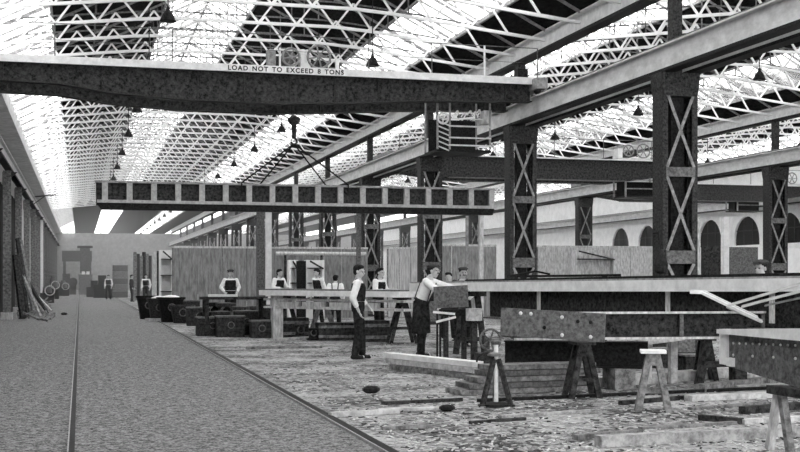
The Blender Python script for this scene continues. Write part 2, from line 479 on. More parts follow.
for xx in (xa, xb):
    e = MB().box(xx - .14, xx + .14, BY - .5, BY + 2.2, 6.04, 6.30).build('end_carriage', 'girder_grey', br)
    for yy in (BY - .2, BY + 1.9):
        MB().lathe([(.02, -.06), (.10, -.06), (.10, .06), (.02, .06)], (xx, yy, 6.05), 14, 'x').build('wheel', 'steel_dark', e)
hr = MB()
for px in (-20, 55, 172, 367, 430, 482, 535):
    x = bxp(px); hr.tube((x, BY - .16, ZT + .04), (x, BY - .16, ZT + .86), .013)
hr.tube((xa + .3, BY - .16, ZT + .86), (bxp(535), BY - .16, ZT + .86), .011)
hr.tube((xa + .3, BY - .16, ZT + .5), (bxp(535), BY - .16, ZT + .5), .006)
hr.build('handrail', 'steel_mid', br)
MB().box(bxp(482) - .02, bxp(482) + .02, BY - .2, BY - .17, ZT + .1, ZT + .86).build('rail_post', 'white_steel', br)
dm = MB().box(bxp(521), bxp(531), BY + .2, BY + .5, ZT, ZT + .42).build('control_box', 'steel_black', br)
MB().box(bxp(528), xb + .1, BY - .1, BY + .3, ZT + .02, ZT + .14).build('bracket', 'white_steel', br)

# crab on the crane
cx0, cx1 = bxp(268), bxp(341)
cb = thing('crane_crab', 'winding crab with two spoked wheels standing on the near crane bridge', 'crane crab', ((cx0 + cx1) / 2, BY + .85, ZT + .04))
f = MB()
f.box(cx0, cx1, BY - .02, BY + .1, ZT + .04, ZT + .14); f.box(cx0, cx1, BY + 1.6, BY + 1.72, ZT + .04, ZT + .14)
for x in (cx0 + .05, cx1 - .05, (cx0 + cx1) / 2): f.box(x - .05, x + .05, BY, BY + 1.7, ZT + .08, ZT + .14)
f.build('frame', 'girder_light', cb)
def spoked(px, py, r, y, ns, par):
    c = V((atY(px, py, y).x, y, atY(px, py, y).z))
    w = MB().torus(c, r, .028, 24, 8, 'y'); w2 = MB()
    w.lathe([(.03, -.04), (.05, -.04), (.05, .04), (.03, .04)], c, 12, 'y')
    for i in range(ns):
        t = 2 * PI * i / ns + .2; w.bar(c, c + V((r * math.cos(t), 0, r * math.sin(t))), .03, .03, (0, 1, 0))
    return w.build('spoked_wheel', 'lattice_light', par)
spoked(319, 57, .265, BY - .02, 8, cb); spoked(291, 57, .20, BY - .02, 6, cb)
MB().lathe([(.14, 0), (.16, 0), (.16, 1.2), (.14, 1.2)], (bxp(291), BY + .2, ZT + .42), 16, 'y').build('rope_drum', 'steel_mid', cb)
MB().box(bxp(301), bxp(311), BY + .05, BY + .35, ZT + .14, ZT + .48).ball((bxp(304), BY + .2, ZT + .5), .13).build('gear_case', 'white_steel', cb)
MB().box(bxp(268), bxp(276), BY + .02, BY + .3, ZT + .14, ZT + .52).ball((bxp(272), BY + .15, ZT + .5), .12, .12, .09).build('motor', 'lattice_light', cb)
MB().box(bxp(280) - .02, bxp(280) + .02, BY - .02, BY + .04, ZT + .1, ZT + .6).box(bxp(336), bxp(339), BY, BY + .1, ZT + .14, ZT + .42).box(bxp(280), bxp(330), BY + .1, BY + .15, ZT + .56, ZT + .6).build('posts', 'white_steel', cb)
MB().box(bxp(278), bxp(287), BY + .5, BY + .6, ZT + .14, ZT + .5).box(bxp(300), bxp(333), BY + .6, BY + .7, ZT + .14, ZT + .45).build('side_frame', 'steel_dark', cb)

# hook block and slings
HYY = BY + .85
hp = atY(294, 120, HYY); hz = atY(294, 143, HYY).z
hk = thing('hook_block', 'dark crane hook block hanging below the near crane bridge', 'hook', (hp.x, HYY, hz))
MB().lathe([(.03, -.12), (.10, -.10), (.15, -.02), (.15, .04), (.06, .10), (.02, .12)], hp, 14).build('pulley_block', 'steel_dark', hk, smooth=False)
MB().tube((hp.x, HYY, hz + .1), (hp.x, HYY, hp.z - .08), .05, .07).build('shank', 'steel_dark', hk)
MB().torus((hp.x, HYY, hz + .04), .07, .025, 16, 6, 'y', -PI * .95, PI * .5).build('hook', 'steel_dark', hk)
MB().tube((hp.x - .05, HYY, hp.z + .08), (hp.x - .05, HYY, ZT + .1), .012).tube((hp.x + .05, HYY, hp.z + .08), (hp.x + .05, HYY, ZT + .1), .012).build('hoist_rope', 'rope', hk)

# hanging girder
GY = HYY
gl = atY(95, 0, GY).x; gr = atY(493, 0, GY).x
gz1 = 3.72; gz0 = 3.06
hg = thing('hanging_girder', 'long panelled steel girder slung in mid air from the crane hook', 'girder', ((gl + gr) / 2, GY, gz0))
MB().box(gl + .02, gr - .02, GY - .01, GY + .01, gz0 + .1, gz1 - .02).build('web_plate', 'panel', hg)
MB().box(gl, gr, GY - .13, GY + .13, gz1 - .045, gz1).build('top_flange', 'girder_grey', hg)
MB().box(gl + .04, gr - .02, GY - .14, GY + .13, gz0 + .155, gz0 + .225).build('lower_angle', 'stiffener', hg)
MB().ext([(gl + .14, GY - .1, gz0), (gr - .04, GY - .1, gz0), (gr, GY - .1, gz0 + .155), (gl + .02, GY - .1, gz0 + .155)], (0, .2, 0)).build('bottom_chord', 'steel_black', hg)
n = 17; sp = (gr - gl) / (n + .5)
for i in range(n + 1):
    x = gl + sp * (.4 + i); x = min(x, gr - .07)
    MB().box(x - .065, x + .065, GY - .12, GY + .12, gz0 + .225, gz1 - .045).build('stiffener', 'stiffener', hg)
apex = V((hp.x, HYY, hz - .02))
for k, (px, lab) in enumerate(((347, 'right-hand outer'), (327, 'right-hand inner'), (241, 'left-hand outer'), (261, 'left-hand inner'))):
    x = atY(px, 0, GY).x; y = GY + (-.14 if k % 2 == 0 else .14)
    s = MB().path([apex, (x, y, gz1 + .012), (x + .0, y, gz1 - .25)], .018, 6)
    tag(s.build('lifting_sling', 'rope'), 'thin dark %s sling running from hook to hanging girder' % lab, 'sling')

# driver's cab under the near crane
kx0, kx1 = atY(437, 0, BY + .3).x, atY(491, 0, BY + .3).x
kz = lambda py: atY(465, py, BY + .3).z
cg = thing('crane_cab', "open railed driver's cab hanging below the near crane bridge", 'crane cab', ((kx0 + kx1) / 2, BY + .8, kz(152)))
MB().box(kx0, kx1, BY + .3, BY + 1.4, kz(152), kz(149.5)).build('cab_floor', 'steel_black', cg)
MB().box(kx0 + .1, kx1, BY + 1.38, BY + 1.4, kz(149), 5.46).build('back_panel', 'steel_black', cg)
pp = MB()
for x in (kx0 + .02, kx0 + .33, kx1 - .02):
    for y in (BY + .32, BY + 1.38): pp.box(x - .02, x + .02, y - .02, y + .02, kz(150), ZT - .3)
pp.build('cab_posts', 'girder_grey', cg)
rr = MB()
for py in (126.5, 138, 145.5):
    rr.bar((kx0 + .3, BY + .28, kz(py)), (kx1, BY + .28, kz(py)), .02, .035)
rr.build('guard_rails', 'girder_light', cg)
rr = MB(); c = V((atY(443, 0, BY + .3).x, BY + .3, kz(119)))
rr.torus(c, .13, .025, 16, 6, 'y').bar(c - V((.13, 0, 0)), c + V((.13, 0, 0)), .02, .02).bar(c - V((0, 0, .13)), c + V((0, 0, .13)), .02, .02)
rr.build('hand_wheel', 'white_steel', cg)
rr = MB()
for px, py in ((456, 113), (463, 115), (469, 113), (474, 114), (478, 112)):
    p = atY(px, py, BY + .45); rr.bar(p + V((-.05, 0, -.05)), p + V((.04, 0, .06)), .03, .03)
    rr.bar(p + V((.04, 0, .06)), p + V((.07, 0, -.03)), .03, .03)
rr.bar((kx0 + .3, BY + .5, kz(118)), (kx1, BY + .5, kz(118)), .02, .02)
rr.build('control_levers', 'white_steel', cg)
MB().box(atY(484, 0, BY + .4).x, kx1 + .05, BY + .4, BY + .7, kz(122), kz(109)).build('switch_box', 'dado', cg)
pr = MB()
for py in range(112, 148, 5): pr.bar((kx0 + .04, BY + .29, kz(py)), (kx0 + .3, BY + .29, kz(py + 4)), .02, .03)
pr.build('ladder', 'girder_light', cg)

# ------------------------------------------------------------------ other cranes
def far_crane(x0, x1, y, lab, crab_px, cab_px, crab_lab, cab_lab, cab_py):
    o = thing('overhead_crane', lab, 'crane', ((x0 + x1) / 2, y, 5.4))
    for yy in (y, y + 1.6):
        poly = [(x0 + .15, yy, 6.2), (x1 - .15, yy, 6.2), (x1 - .15, yy, 5.7), (x1 - 2.4, yy, 5.38), (x0 + 2.4, yy, 5.38), (x0 + .15, yy, 5.7)]
        g = MB().ext(poly, (0, .02, 0)).build('bridge_girder', 'bridge', o)
        f = MB().box(x0 + .15, x1 - .15, yy - .15, yy + .15, 6.2, 6.24); f.build('top_flange', 'white_steel', g)
        MB().bar((x0 + 2.4, yy, 5.38), (x1 - 2.4, yy, 5.38), .28, .03).build('bottom_flange', 'steel_mid', g)
    for xx in (x0, x1): MB().box(xx - .12, xx + .12, y - .4, y + 2, 6.0, 6.3).build('end_carriage', 'girder_grey', o)
    hr = MB(); x = x0 + .4
    while x < x1 - .3: hr.tube((x, y - .13, 6.24), (x, y - .13, 7.0), .014, n=6); x += 2.1
    hr.tube((x0 + .4, y - .13, 7.0), (x1 - .4, y - .13, 7.0), .012, n=6); hr.build('handrail', 'steel_mid', o)
    a, b = atY(crab_px[0], 0, y).x, atY(crab_px[1], 0, y).x
    c_ = thing('crane_crab', crab_lab, 'crane crab', ((a + b) / 2, y + .8, 6.24))
    MB().box(a, b, y, y + 1.6, 6.24, 6.32).build('frame', 'girder_light', c_)
    for i, r in ((.3, .22), (.7, .28)):
        c = V((a + (b - a) * i, y + .05, 6.62)); w = MB().torus(c, r, .03, 18, 6, 'y')
        for k in range(6):
            t = 2 * PI * k / 6; w.bar(c, c + V((r * math.cos(t), 0, r * math.sin(t))), .03, .03, (0, 1, 0))
        w.build('spoked_wheel', 'lattice_light', c_)
    MB().lathe([(.15, 0), (.15, 1.3)], ((a + b) / 2, y + .15, 6.55), 12, 'y').build('rope_drum', 'steel_dark', c_)
    MB().box(a, a + .2, y, y + .5, 6.32, 6.7).build('motor', 'white_steel', c_)
    MB().box(b - .35, b - .1, y + .3, y + .8, 6.32, 6.6).build('gear_case', 'white_steel', c_)
    a, b = atY(cab_px[0], 0, y).x, atY(cab_px[1], 0, y).x
    z1, z0 = atY(cab_px[0], cab_py[0], y).z, atY(cab_px[0], cab_py[1], y).z
    k_ = thing('crane_cab', cab_lab, 'crane cab', ((a + b) / 2, y + .6, z0))
    MB().box(a, b, y + .1, y + 1.2, z0, z0 + .06).build('cab_floor', 'steel_dark', k_)
    pp = MB()
    for x in (a + .03, b - .03):
        for yy in (y + .1, y + 1.2): pp.box(x - .03, x + .03, yy - .03, yy + .03, z0, 5.9)
    for q in (.35, .7): pp.bar((a, y + .1, z0 + (z1 - z0) * q), (b, y + .1, z0 + (z1 - z0) * q), .03, .04)
    pp.build('guard_rails', 'girder_grey', k_)
    MB().box(a + .1, b - .1, y + .5, y + 1.1, z0 + .06, z0 + (z1 - z0) * .65).build('control_box', 'steel_black', k_)
    return o
far_crane(11.34, 23.46, 44.2, 'dark crane bridge crossing the middle aisle behind the two big columns', (618, 655), (626, 664),
          'crab with wheels on the middle aisle crane bridge', 'railed cab hanging under the middle aisle crane, left of the largest column', (172, 197))
far_crane(24.04, 36.1, 54.3, 'distant crane bridge crossing the far aisle above the arched windows', (775, 800), (738, 766),
          'crab on the far aisle crane bridge', 'small dark cab hanging under the far aisle crane above an arch', (193, 211))

# ------------------------------------------------------------------ lamps
def lamp(x, y, zc, label, roof):
    t = thing('pendant_lamp', label, 'lamp', (x, y, zc - .13))
    MB().lathe([(.155, -.13), (.165, -.12), (.10, .02), (.045, .09), (.035, .15), (.02, .17)], (x, y, zc), 14).build('lamp_shade', 'steel_black', t)
    MB().tube((x, y, zc + .16), (x, y, roof), .012, n=6).build('cord', 'rope', t)
    return t
def rz(x):
    for a, b in BAYS:
        if a <= x <= b: return EAVE + RISE * (1 - abs(x - (a + b) / 2) / ((b - a) / 2))
for i, y in enumerate([27.9, 34.6, 41.3, 48, 54.6, 61.2, 67.9, 74.5] + [81.2 + 6.65 * q for q in range(10)]):
    lab = ['black cone lamp just above the crane bridge, right of the crab', 'black cone lamp hidden behind the near crane bridge', 'cone lamp below the crane bridge, left of the hook', 'cone lamp in the right lamp row, third beyond the crane'][i] if i < 4 else None
    o = lamp(6.76, y, 6.7, lab or 'tiny dark cone lamp of the right row, seen small near the hanging girder\'s left half', rz(6.76))
    if not lab: o['group'] = 'distant lamps of the right row'
for i, y in enumerate([24.1, 30.8, 37.5, 44.1, 50.7, 57.4, 64, 70.7]):
    lab = ['black cone lamp near the top edge, at left of the big skylight', 'cone lamp of the left row half hidden behind the crane bridge', 'cone lamp of the left row, first clear below the crane bridge', 'cone lamp of the left row, second below the crane bridge'][i] if i < 4 else None
    o = lamp(1.68, y, 6.7, lab or 'tiny dark cone lamp above the left end of the hanging girder', rz(1.68))
    if not lab: o['group'] = 'distant lamps of the left row'
for i, y in enumerate([27.3, 34.2, 41, 47.8, 54.6, 61.4]):
    lab = ['black cone lamp in the middle aisle, right of the largest column top', 'black cone lamp in the middle aisle, left of the largest column', 'black cone lamp in the middle aisle, right of the second column', 'cone lamp of the middle aisle half behind the second column', 'cone lamp of the middle aisle, close left of second column', 'small cone lamp just left of the third column top'][i]
    lamp(16.8, y, 6.7, lab, rz(16.8))
lamp(26.1, 46.5, 6.5, 'small cone lamp of the far aisle between the two right-hand beams', rz(26.1))
lamp(26.1, 39.6, 6.5, 'cone lamp of the far aisle near the right edge of the photo', rz(26.1))

# ------------------------------------------------------------------ partitions and side furniture
def board_wall(xa_, xb_, y, z1, m, name, label, step=.9, lip=True):
    t = thing(name, label, 'partition', ((xa_ + xb_) / 2, y, 0))
    b = MB(); x = xa_
    while x < xb_ - .02:
        e = min(x + step, xb_); b.box(x + .012, e - .012, y, y + .03, 0, z1 - random.uniform(0, .01)); x = e
    b.build('boards', m, t)
    p = MB(); x = xa_
    while x < xb_: p.box(x - .03, x + .03, y + .03, y + .1, 0, z1); x += step * 2
    p.build('studs', 'wood_mid', t)
    if lip: MB().box(xa_, xb_, y - .02, y + .1, z1, z1 + .07).build('top_rail', 'dado', t)
    return t
board_wall(atY(173, 0, 44.5).x, 10.6, 44.5, 2.60, 'partition', 'board_partition', 'long grey boarded partition behind the workmen left of centre')
board_wall(11.45, atY(436, 0, 44.5).x, 44.7, 2.62, 'partition_light', 'board_partition', 'pale streaky partition boards just left of the third column', .45)
board_wall(atY(440, 0, 44.5).x, atY(500, 0, 44.5).x, 44.9, 2.75, 'partition', 'board_partition', 'grey partition boards between the third and second columns', .6)
board_wall(atY(538, 0, 49).x, atY(655, 0, 49).x, 49, 2.85, 'dado', 'board_partition', 'pale partition between the second and largest columns', 1.1)
board_wall(atY(690, 0, 48).x, 36.1, 48, 2.85, 'white_wall', 'board_partition', 'pale partition below the arched windows right of the largest column', 1.4, False)
p0, p1 = atY(730, 247, 46.5), atY(758, 247, 46.5)
tag(MB().box(p0.x, p1.x, 46.5, 46.56, 0, p0.z).build('wall_panel', 'steel_mid'), 'dark grey upright panel below the arches, right of the largest column', 'panel')
# low dark openings on right partition
tag(MB().box(atY(702, 0, 47).x, atY(722, 0, 47).x, 47, 47.08, 0, atY(700, 246, 47).z).build('door_panel', 'wood_dark'), 'dark upright door panel between the two pale posts', 'panel')

def post(px, pytop, Y, w, m, label, base=0):
    a = atY(px, pytop, Y); t = thing('timber_post', label, 'post', (a.x, Y, 0))
    MB().box(a.x - w / 2, a.x + w / 2, Y - w / 2, Y + w / 2, 0, a.z).build('shaft', m, t)
    MB().box(a.x - w * .8, a.x + w * .8, Y - w * .8, Y + w * .8, 0, .12).build('foot', m, t)
    return t
post(268.5, 209, 34.3, .16, 'white_steel', 'white post standing under the left part of the hanging girder')
post(260.5, 209, 34.8, .22, 'steel_mid', 'dark grey post directly left of the white post')
post(358.5, 213, 36, .12, 'steel_mid', 'slim grey post behind the standing man in a waistcoat')
post(481, 214, 36, .13, 'dado', 'pale post between the third and second columns')
post(467, 216, 37, .08, 'girder_grey', 'thin grey post left of the pale post, by the third column')
post(697, 218, 40, .18, 'dado', 'left one of the two pale posts right of the largest column')
post(725, 217, 40, .22, 'white_steel', 'right one of the two pale posts right of the largest column')
post(531, 200, 40, .14, 'dado', 'pale post touching the right side of the second column')
post(517, 200, 40, .20, 'white_wall', 'white post seen through the second column')

g_ = atY(41, 278, 84.0); g_.z = 0; tp_ = thing('timber_post', 'whitish post standing beyond the leaning timbers on the left', 'post', (g_.x, g_.y, 0))
MB().box(g_.x - .14, g_.x + .14, g_.y - .1, g_.y + .1, 0, RB).build('shaft', 'white_wall', tp_)
MB().box(g_.x - .24, g_.x + .24, g_.y - .2, g_.y + .2, 0, .2).build('foot', 'dado', tp_)
# pipe rail above partition
pr = thing('pipe_rail', 'pale horizontal pipe running in front of the grey partition', 'pipe', (9, 43.8, 0))
a, b = atY(276, 253.5, 43.8), atY(366, 254, 43.8)
MB().tube(a, b, .07).build('pipe', 'dado', pr)
bb = MB()
for q in (.1, .5, .9):
    p = a.lerp(b, q); bb.box(p.x - .04, p.x + .04, 43.76, 43.84, 0, p.z)
bb.build('supports', 'wood_dark', pr)
# shelving bays
def rack(pxa, pxb, pya, Y, label, m='dado'):
    a, b = atY(pxa, pya, Y), atY(pxb, pya, Y); t = thing('shelf_rack', label, 'shelves', ((a.x + b.x) / 2, Y, 0))
    u = MB()
    for x in (a.x, b.x): u.box(x - .04, x + .04, Y - .25, Y + .15, 0, a.z)
    u.box(a.x, b.x, Y + .12, Y + .15, 0, a.z); u.build('frame', m, t)
    for q in (.35, .6, .85):
        MB().box(a.x, b.x, Y - .25, Y + .12, a.z * q, a.z * q + .04).build('shelf', 'wood_dark', t)
    MB().bar((a.x + .1, Y - .27, a.z * .98), (b.x, Y - .27, a.z * .85), .04, .06).build('brace', 'wood_dark', t)
    return t
rack(289, 296, 260, 43.2, 'pale rack with dark shelves, left one of the pair by the partition', 'white_wall')
rack(306, 322, 260, 43.2, 'pale rack with dark shelves, right one of the pair by the partition', 'white_wall')
tag(MB().box(atY(296, 0, 43).x, atY(305, 0, 43).x, 42.8, 43.1, 0, atY(300, 261, 43).z).build('cupboard', 'steel_black'), 'tall black cupboard between two pale racks', 'cupboard')
t = rack(574, 612, 250, 46, 'pale open rack between the second and largest columns')
t = rack(160, 172, 250, 50, 'narrow pale rack at the left end of the grey partition', 'white_wall')

# white/dark door frame posts left end
for px, m, lb in ((155, 'dado', 'pale upright board left of the narrow rack'), (158.5, 'wood_dark', 'dark upright board left of the narrow rack')):
    post(px, 251, 52, .14, m, lb)
# tall dark stack
a, b = at(134, 252, 80), at(152, 255, 80)
t = thing('plate_stack', 'tall dark stack of upright plates at the far end of the aisle', 'stack', (a.x, a.y, 0))
for k in range(6):
    q = k / 6; p = a.lerp(b, q); MB().box(p.x, p.x + .17, p.y - .2, p.y + 1.2, 0, a.z - .12 * (k % 3)).build('plate', 'wood_dark' if k % 2 else 'wood_mid', t)
a, b = at(113, 263, 92), at(128, 263, 92)
t = thing('plate_stack', 'lower grey stack of boards beyond the man on the roadway', 'stack', (a.x, a.y, 0))
for k in range(5):
    MB().box(a.x, b.x, a.y, a.y + 1.5, .0 + .5 * k, .48 + .5 * k).build('board', 'wood_mid' if k % 2 else 'steel_mid', t)
# far gantry
D = 112
a = at(62, 256, D); b = at(92, 256, D)
t = thing('travelling_gantry', 'distant dark gantry with a square tower near the end wall', 'gantry', ((a.x + b.x) / 2, a.y, 0))
MB().box(a.x, b.x, a.y, a.y + .8, a.z - .5, a.z + .5).build('beam', 'steel_mid', t)
p = at(80, 251, D); q = at(90, 251, D)
MB().box(p.x, q.x, a.y - .2, a.y + 1, 2.0, p.z + .3).build('tower', 'steel_mid', t)
MB().box(p.x - .25, q.x + .25, a.y - .3, a.y + 1.1, p.z + .3, p.z + .5).build('tower_cap', 'steel_dark', t)
for x in (a.x + .1, b.x - .3): MB().box(x, x + .25, a.y + .1, a.y + .4, 0, a.z - .5).build('leg', 'steel_mid', t)
p = at(85.5, 274.5, D - 4)
tb_ = thing('machine', 'pale low machine below the distant gantry carrying two small white cases', 'machine', (p.x, p.y, 0))
MB().box(p.x - .6, p.x + .6, p.y, p.y + .6, 0, p.z - .06).build('bed', 'wood_mid', tb_); MB().box(p.x - .65, p.x + .65, p.y - .05, p.y + .65, p.z - .06, p.z).build('table', 'wood_mid', tb_)
for q_, l in ((83.4, 'left'), (88, 'right')):
    c_ = at(q_, 274.5, D - 4)
    w = MB().box(c_.x - .14, c_.x + .14, p.y + .1, p.y + .4, p.z, p.z + .28).build('packing_case', 'white_wall'); tag(w, 'small white case below the distant gantry, %s one' % l, 'case')
for px, w_, h_, m, lb in ((103, 1.4, 1.7, 'steel_dark', 'dark machine on the far roadway left of the white-shirted man'), (95, 1.3, 1.3, 'wood_dark', 'dark low machine below the distant gantry'), (67, 1.6, 1.9, 'steel_mid', 'grey machine at the left side near the end wall')):
    p = at(px, 278, 97 - (px - 90) * .5); t = thing('machine', lb, 'machine', (p.x, p.y, 0))
    MB().box(p.x - w_ / 2, p.x + w_ / 2, p.y, p.y + 1, 0, h_ * .6).build('bed', m, t)
    MB().box(p.x - w_ / 4, p.x + w_ / 6, p.y + .2, p.y + .8, h_ * .6, h_).build('headstock', m, t)
    MB().lathe([(.05, -.06), (.4, -.06), (.4, .06), (.05, .06)], (p.x + w_ / 3, p.y - .06, h_ * .6), 14, 'y').build('flywheel', 'steel_mid', t)

# ------------------------------------------------------------------ leaning timbers on the left wall
LT = [((28, 318), (22, 238), 'wood_dark', .12), ((34, 316), (25, 240), 'wood_mid', .13), ((40, 318), (27, 262), 'wood_pale', .12),
      ((45, 316), (31, 282), 'wood_mid', .12), ((51, 312), (37, 284), 'dado', .10), ((47, 315), (20, 272), 'wood_dark', .14), ((23, 320), (19, 255), 'wood_dark', .2)]
words = ['leftmost tall', 'thick', 'slanting', 'short slanting', 'pale foremost', 'long low-slanting', 'broad near-upright']
for ((bx, by), (tx, ty), m, w), wd in zip(LT, words):
    b = gnd(bx, by); b.x = max(b.x, -2.3)
    tp = at(tx, ty, b.x * sa + b.y * ca); tp.x = max(tp.x, -2.32); tp.x = -2.34 + w / 2; 
    hh = tp.z
    o = MB().bar((b.x, b.y, .06), (tp.x - .02, b.y + .6, hh), w, w * .8).build('leaning_timber', m)
    tag(o, '%s timber baulk leaning against the left wall posts' % wd, 'timber')
random.seed(3)
hb = MB()
for k in range(70):
    px = random.uniform(10, 52); py = random.uniform(300, 322)
    p = gnd(px, py); p.x = min(max(p.x, -2.15), -1.0)
    a = random.uniform(0, PI); l = random.uniform(.15, .6)
    hb.bar((p.x, p.y, .03), (min(max(p.x + l * math.cos(a), -2.2), -.8), p.y + l * math.sin(a), random.uniform(.04, .4)), .07, .06)
tag(hb.build('scrap_heap', 'wood_mid'), 'heap of scrap at the foot of the leaning timbers', 'scrap', kind='stuff')
# machinery further along left wall
for px, py, h, w, lb in ((47, 303, 1.2, .8, 'squat dark machine beyond the leaning timbers'), (53, 299, 1.6, .8, 'taller dark machine against the left wall farther on'), (63, 296, 1.3, 1.0, 'low dark machine at the left edge of the roadway')):
    p = gnd(px, py); t = thing('machine', lb, 'machine', (p.x, p.y, 0))
    MB().box(p.x - w / 2, p.x + w / 2, p.y, p.y + 1.2, 0, h * .5).build('bed', 'steel_dark', t)
    MB().lathe([(w * .35, h * .5), (w * .3, h * .8), (w * .15, h)], (p.x, p.y + .5, 0), 12).build('standard', 'steel_mid', t)
    MB().torus((p.x + w * .2, p.y - .03, h * .62), .28, .035, 16, 6, 'y').build('hand_wheel', 'dado', t)
# wall bracket lamp arm
a = at(24, 197, 66); 
t = thing('wall_bracket', 'thin bracket arm jutting from the left runway girder', 'bracket', (-2.35, a.y, a.z))
MB().bar((-2.62, a.y, a.z), (-1.3, a.y, a.z + .15), .05, .06).build('arm', 'steel_black', t)
MB().bar((-2.62, a.y, a.z - .5), (-1.9, a.y, a.z + .05), .03, .04).build('stay', 'steel_black', t)

# ------------------------------------------------------------------ ground timbers
def ground_bar(p, q, w, h, m, name, label, cat='timber', z=0.0):
    a, b = gnd(*p), gnd(*q)
    o = MB().bar((a.x, a.y, z + h / 2), (b.x, b.y, z + h / 2), w, h).build(name, m)
    return tag(o, label, cat)
ground_bar((598, 447), (796, 436), .13, .10, 'wood_pale', 'squared_timber', 'thick pale squared timber lying nearest, at bottom right')
ground_bar((688, 401), (800, 396), .16, .07, 'wood_light', 'squared_timber', 'pale timber on the ground below the riveted plate girder')
ground_bar((742, 414), (800, 409), .1, .08, 'wood_dark', 'steel_bar', 'short dark bar on the ground at the right edge', 'bar')
ground_bar((742, 424), (810, 420), .10, .05, 'wood_light', 'squared_timber', 'short pale timber at the right edge below the dark bar')
ground_bar((700, 420), (742, 424), .08, .06, 'wood_dark', 'steel_bar', 'dark bar beside the short trestle at lower right', 'bar')
ground_bar((478, 402), (798, 388), .06, .04, 'steel_black', 'steel_bar', 'long thin dark bar behind the short trestle, running to the right edge', 'bar')
ground_bar((382, 405), (462, 401), .05, .04, 'steel_dark', 'steel_bar', 'thin dark bar on the ground left of the jack stand', 'bar')
ground_bar((378, 411), (455, 409), .12, .03, 'wood_light', 'plank', 'pale flat plank left of the jack stand', 'plank')
ground_bar((382, 430), (435, 427), .06, .03, 'wood_mid', 'plank', 'thin grey plank at bottom centre', 'plank')
ground_bar((470, 424), (525, 420), .05, .03, 'wood_dark', 'plank', 'thin dark strip on the ground below the jack stand', 'plank')
ground_bar((515, 391), (640, 384), .2, .13, 'wood_light', 'squared_timber', 'long pale timber under the plate girder trestle')
ground_bar((640, 384), (735, 376), .22, .14, 'wood_light', 'squared_timber', 'pale timber behind the short trestle')
ground_bar((700, 392), (790, 381), .16, .1, 'wood_mid', 'squared_timber', 'grey timber below the white end bracket')
ground_bar((735, 389), (800, 386), .10, .05, 'wood_pale', 'plank', 'thin pale plank just beyond the timber under the riveted girder', 'plank')
ground_bar((745, 378), (800, 374), .20, .06, 'wood_light', 'plank', 'short pale plank farthest back under the riveted girder', 'plank')
ground_bar((640, 430), (735, 424), .07, .03, 'wood_mid', 'plank', 'thin grey plank just above the nearest squared timber', 'plank')
ground_bar((690, 410), (770, 404), .08, .03, 'wood_mid', 'plank', 'thin grey plank right of the short trestle', 'plank')
ground_bar((500, 418), (590, 412), .07, .03, 'wood_pale', 'plank', 'thin pale lath lying right of the jack stand', 'plank')
ground_bar((575, 440), (640, 434), .09, .05, 'wood_mid', 'plank', 'grey plank end left of the nearest timber', 'plank')
ground_bar((246, 349), (322, 348), .10, .05, 'wood_mid', 'plank', 'long thin plank on the ground left of the standing man', 'plank')
ground_bar((272, 341), (352, 336), .12, .06, 'wood_light', 'plank', 'pale plank just behind the standing man\'s feet', 'plank')
ground_bar((330, 417), (398, 413), .10, .05, 'wood_light', 'plank', 'pale plank beside the right rail at bottom centre', 'plank')
ground_bar((150, 321), (186, 322), .5, .1, 'dado', 'plank', 'pale flat slab beside the rail below the dark barrows', 'slab')
ground_bar((620, 405), (690, 399), .06, .05, 'wood_dark', 'steel_bar', 'dark bar behind the short trestle', 'bar')
# pale stack left of jack stand
a, b = gnd(388, 368), gnd(478, 379)
for k, (z, dx, m, lb) in enumerate(((.0, .25, 'wood_mid', 'lowest grey'), (.09, .1, 'wood_light', 'middle pale'), (.18, 0, 'white_steel', 'topmost white'))):
    d = (b - a).normalized()
    o = MB().bar(a + d * dx + V((0, 0, z + .04)), b + d * dx * .3 + V((0, 0, z + .04)), .26 - .03 * k, .08).build('flat_bar', m)
    tag(o, '%s flat bar of the low stack in front of the stooping man' % lb, 'bar')
p = gnd(470, 392, 0)
# plank stack centre
random.seed(5)
a, b = gnd(456, 396), gnd(592, 391)
z = 0
for k in range(5):
    h = .075; j = random.uniform(-.15, .15); d = (b - a).normalized()
    m = ['wood_mid', 'steel_mid', 'wood_mid', 'steel_mid', 'wood_mid'][k]
    o = MB().bar(a + d * (j + .1 * k) + V((0, .25, z + h / 2)), b + d * j + V((0, .25, z + h / 2)), .5 - .03 * k, h - .01).build('stacked_plank', m)
    tag(o, '%s plank of the stack behind the jack stand' % ['bottom', 'second', 'third', 'fourth', 'top'][k], 'plank'); z += h
# small dark lumps
for px, py, r, lb in ((371, 393, .09, 'small dark lump alone on the bare ground right of the rail'), (447, 411, .07, 'small dark offcut left of the jack stand'), (64, 315, .10, 'small dark block on the roadway left of the left rail')):
    p = gnd(px, py); tag(MB().ball(p + V((0, 0, r * .5)), r * 1.4, r, r * .6, 7, 5).build('metal_lump', 'steel_black'), lb, 'lump')

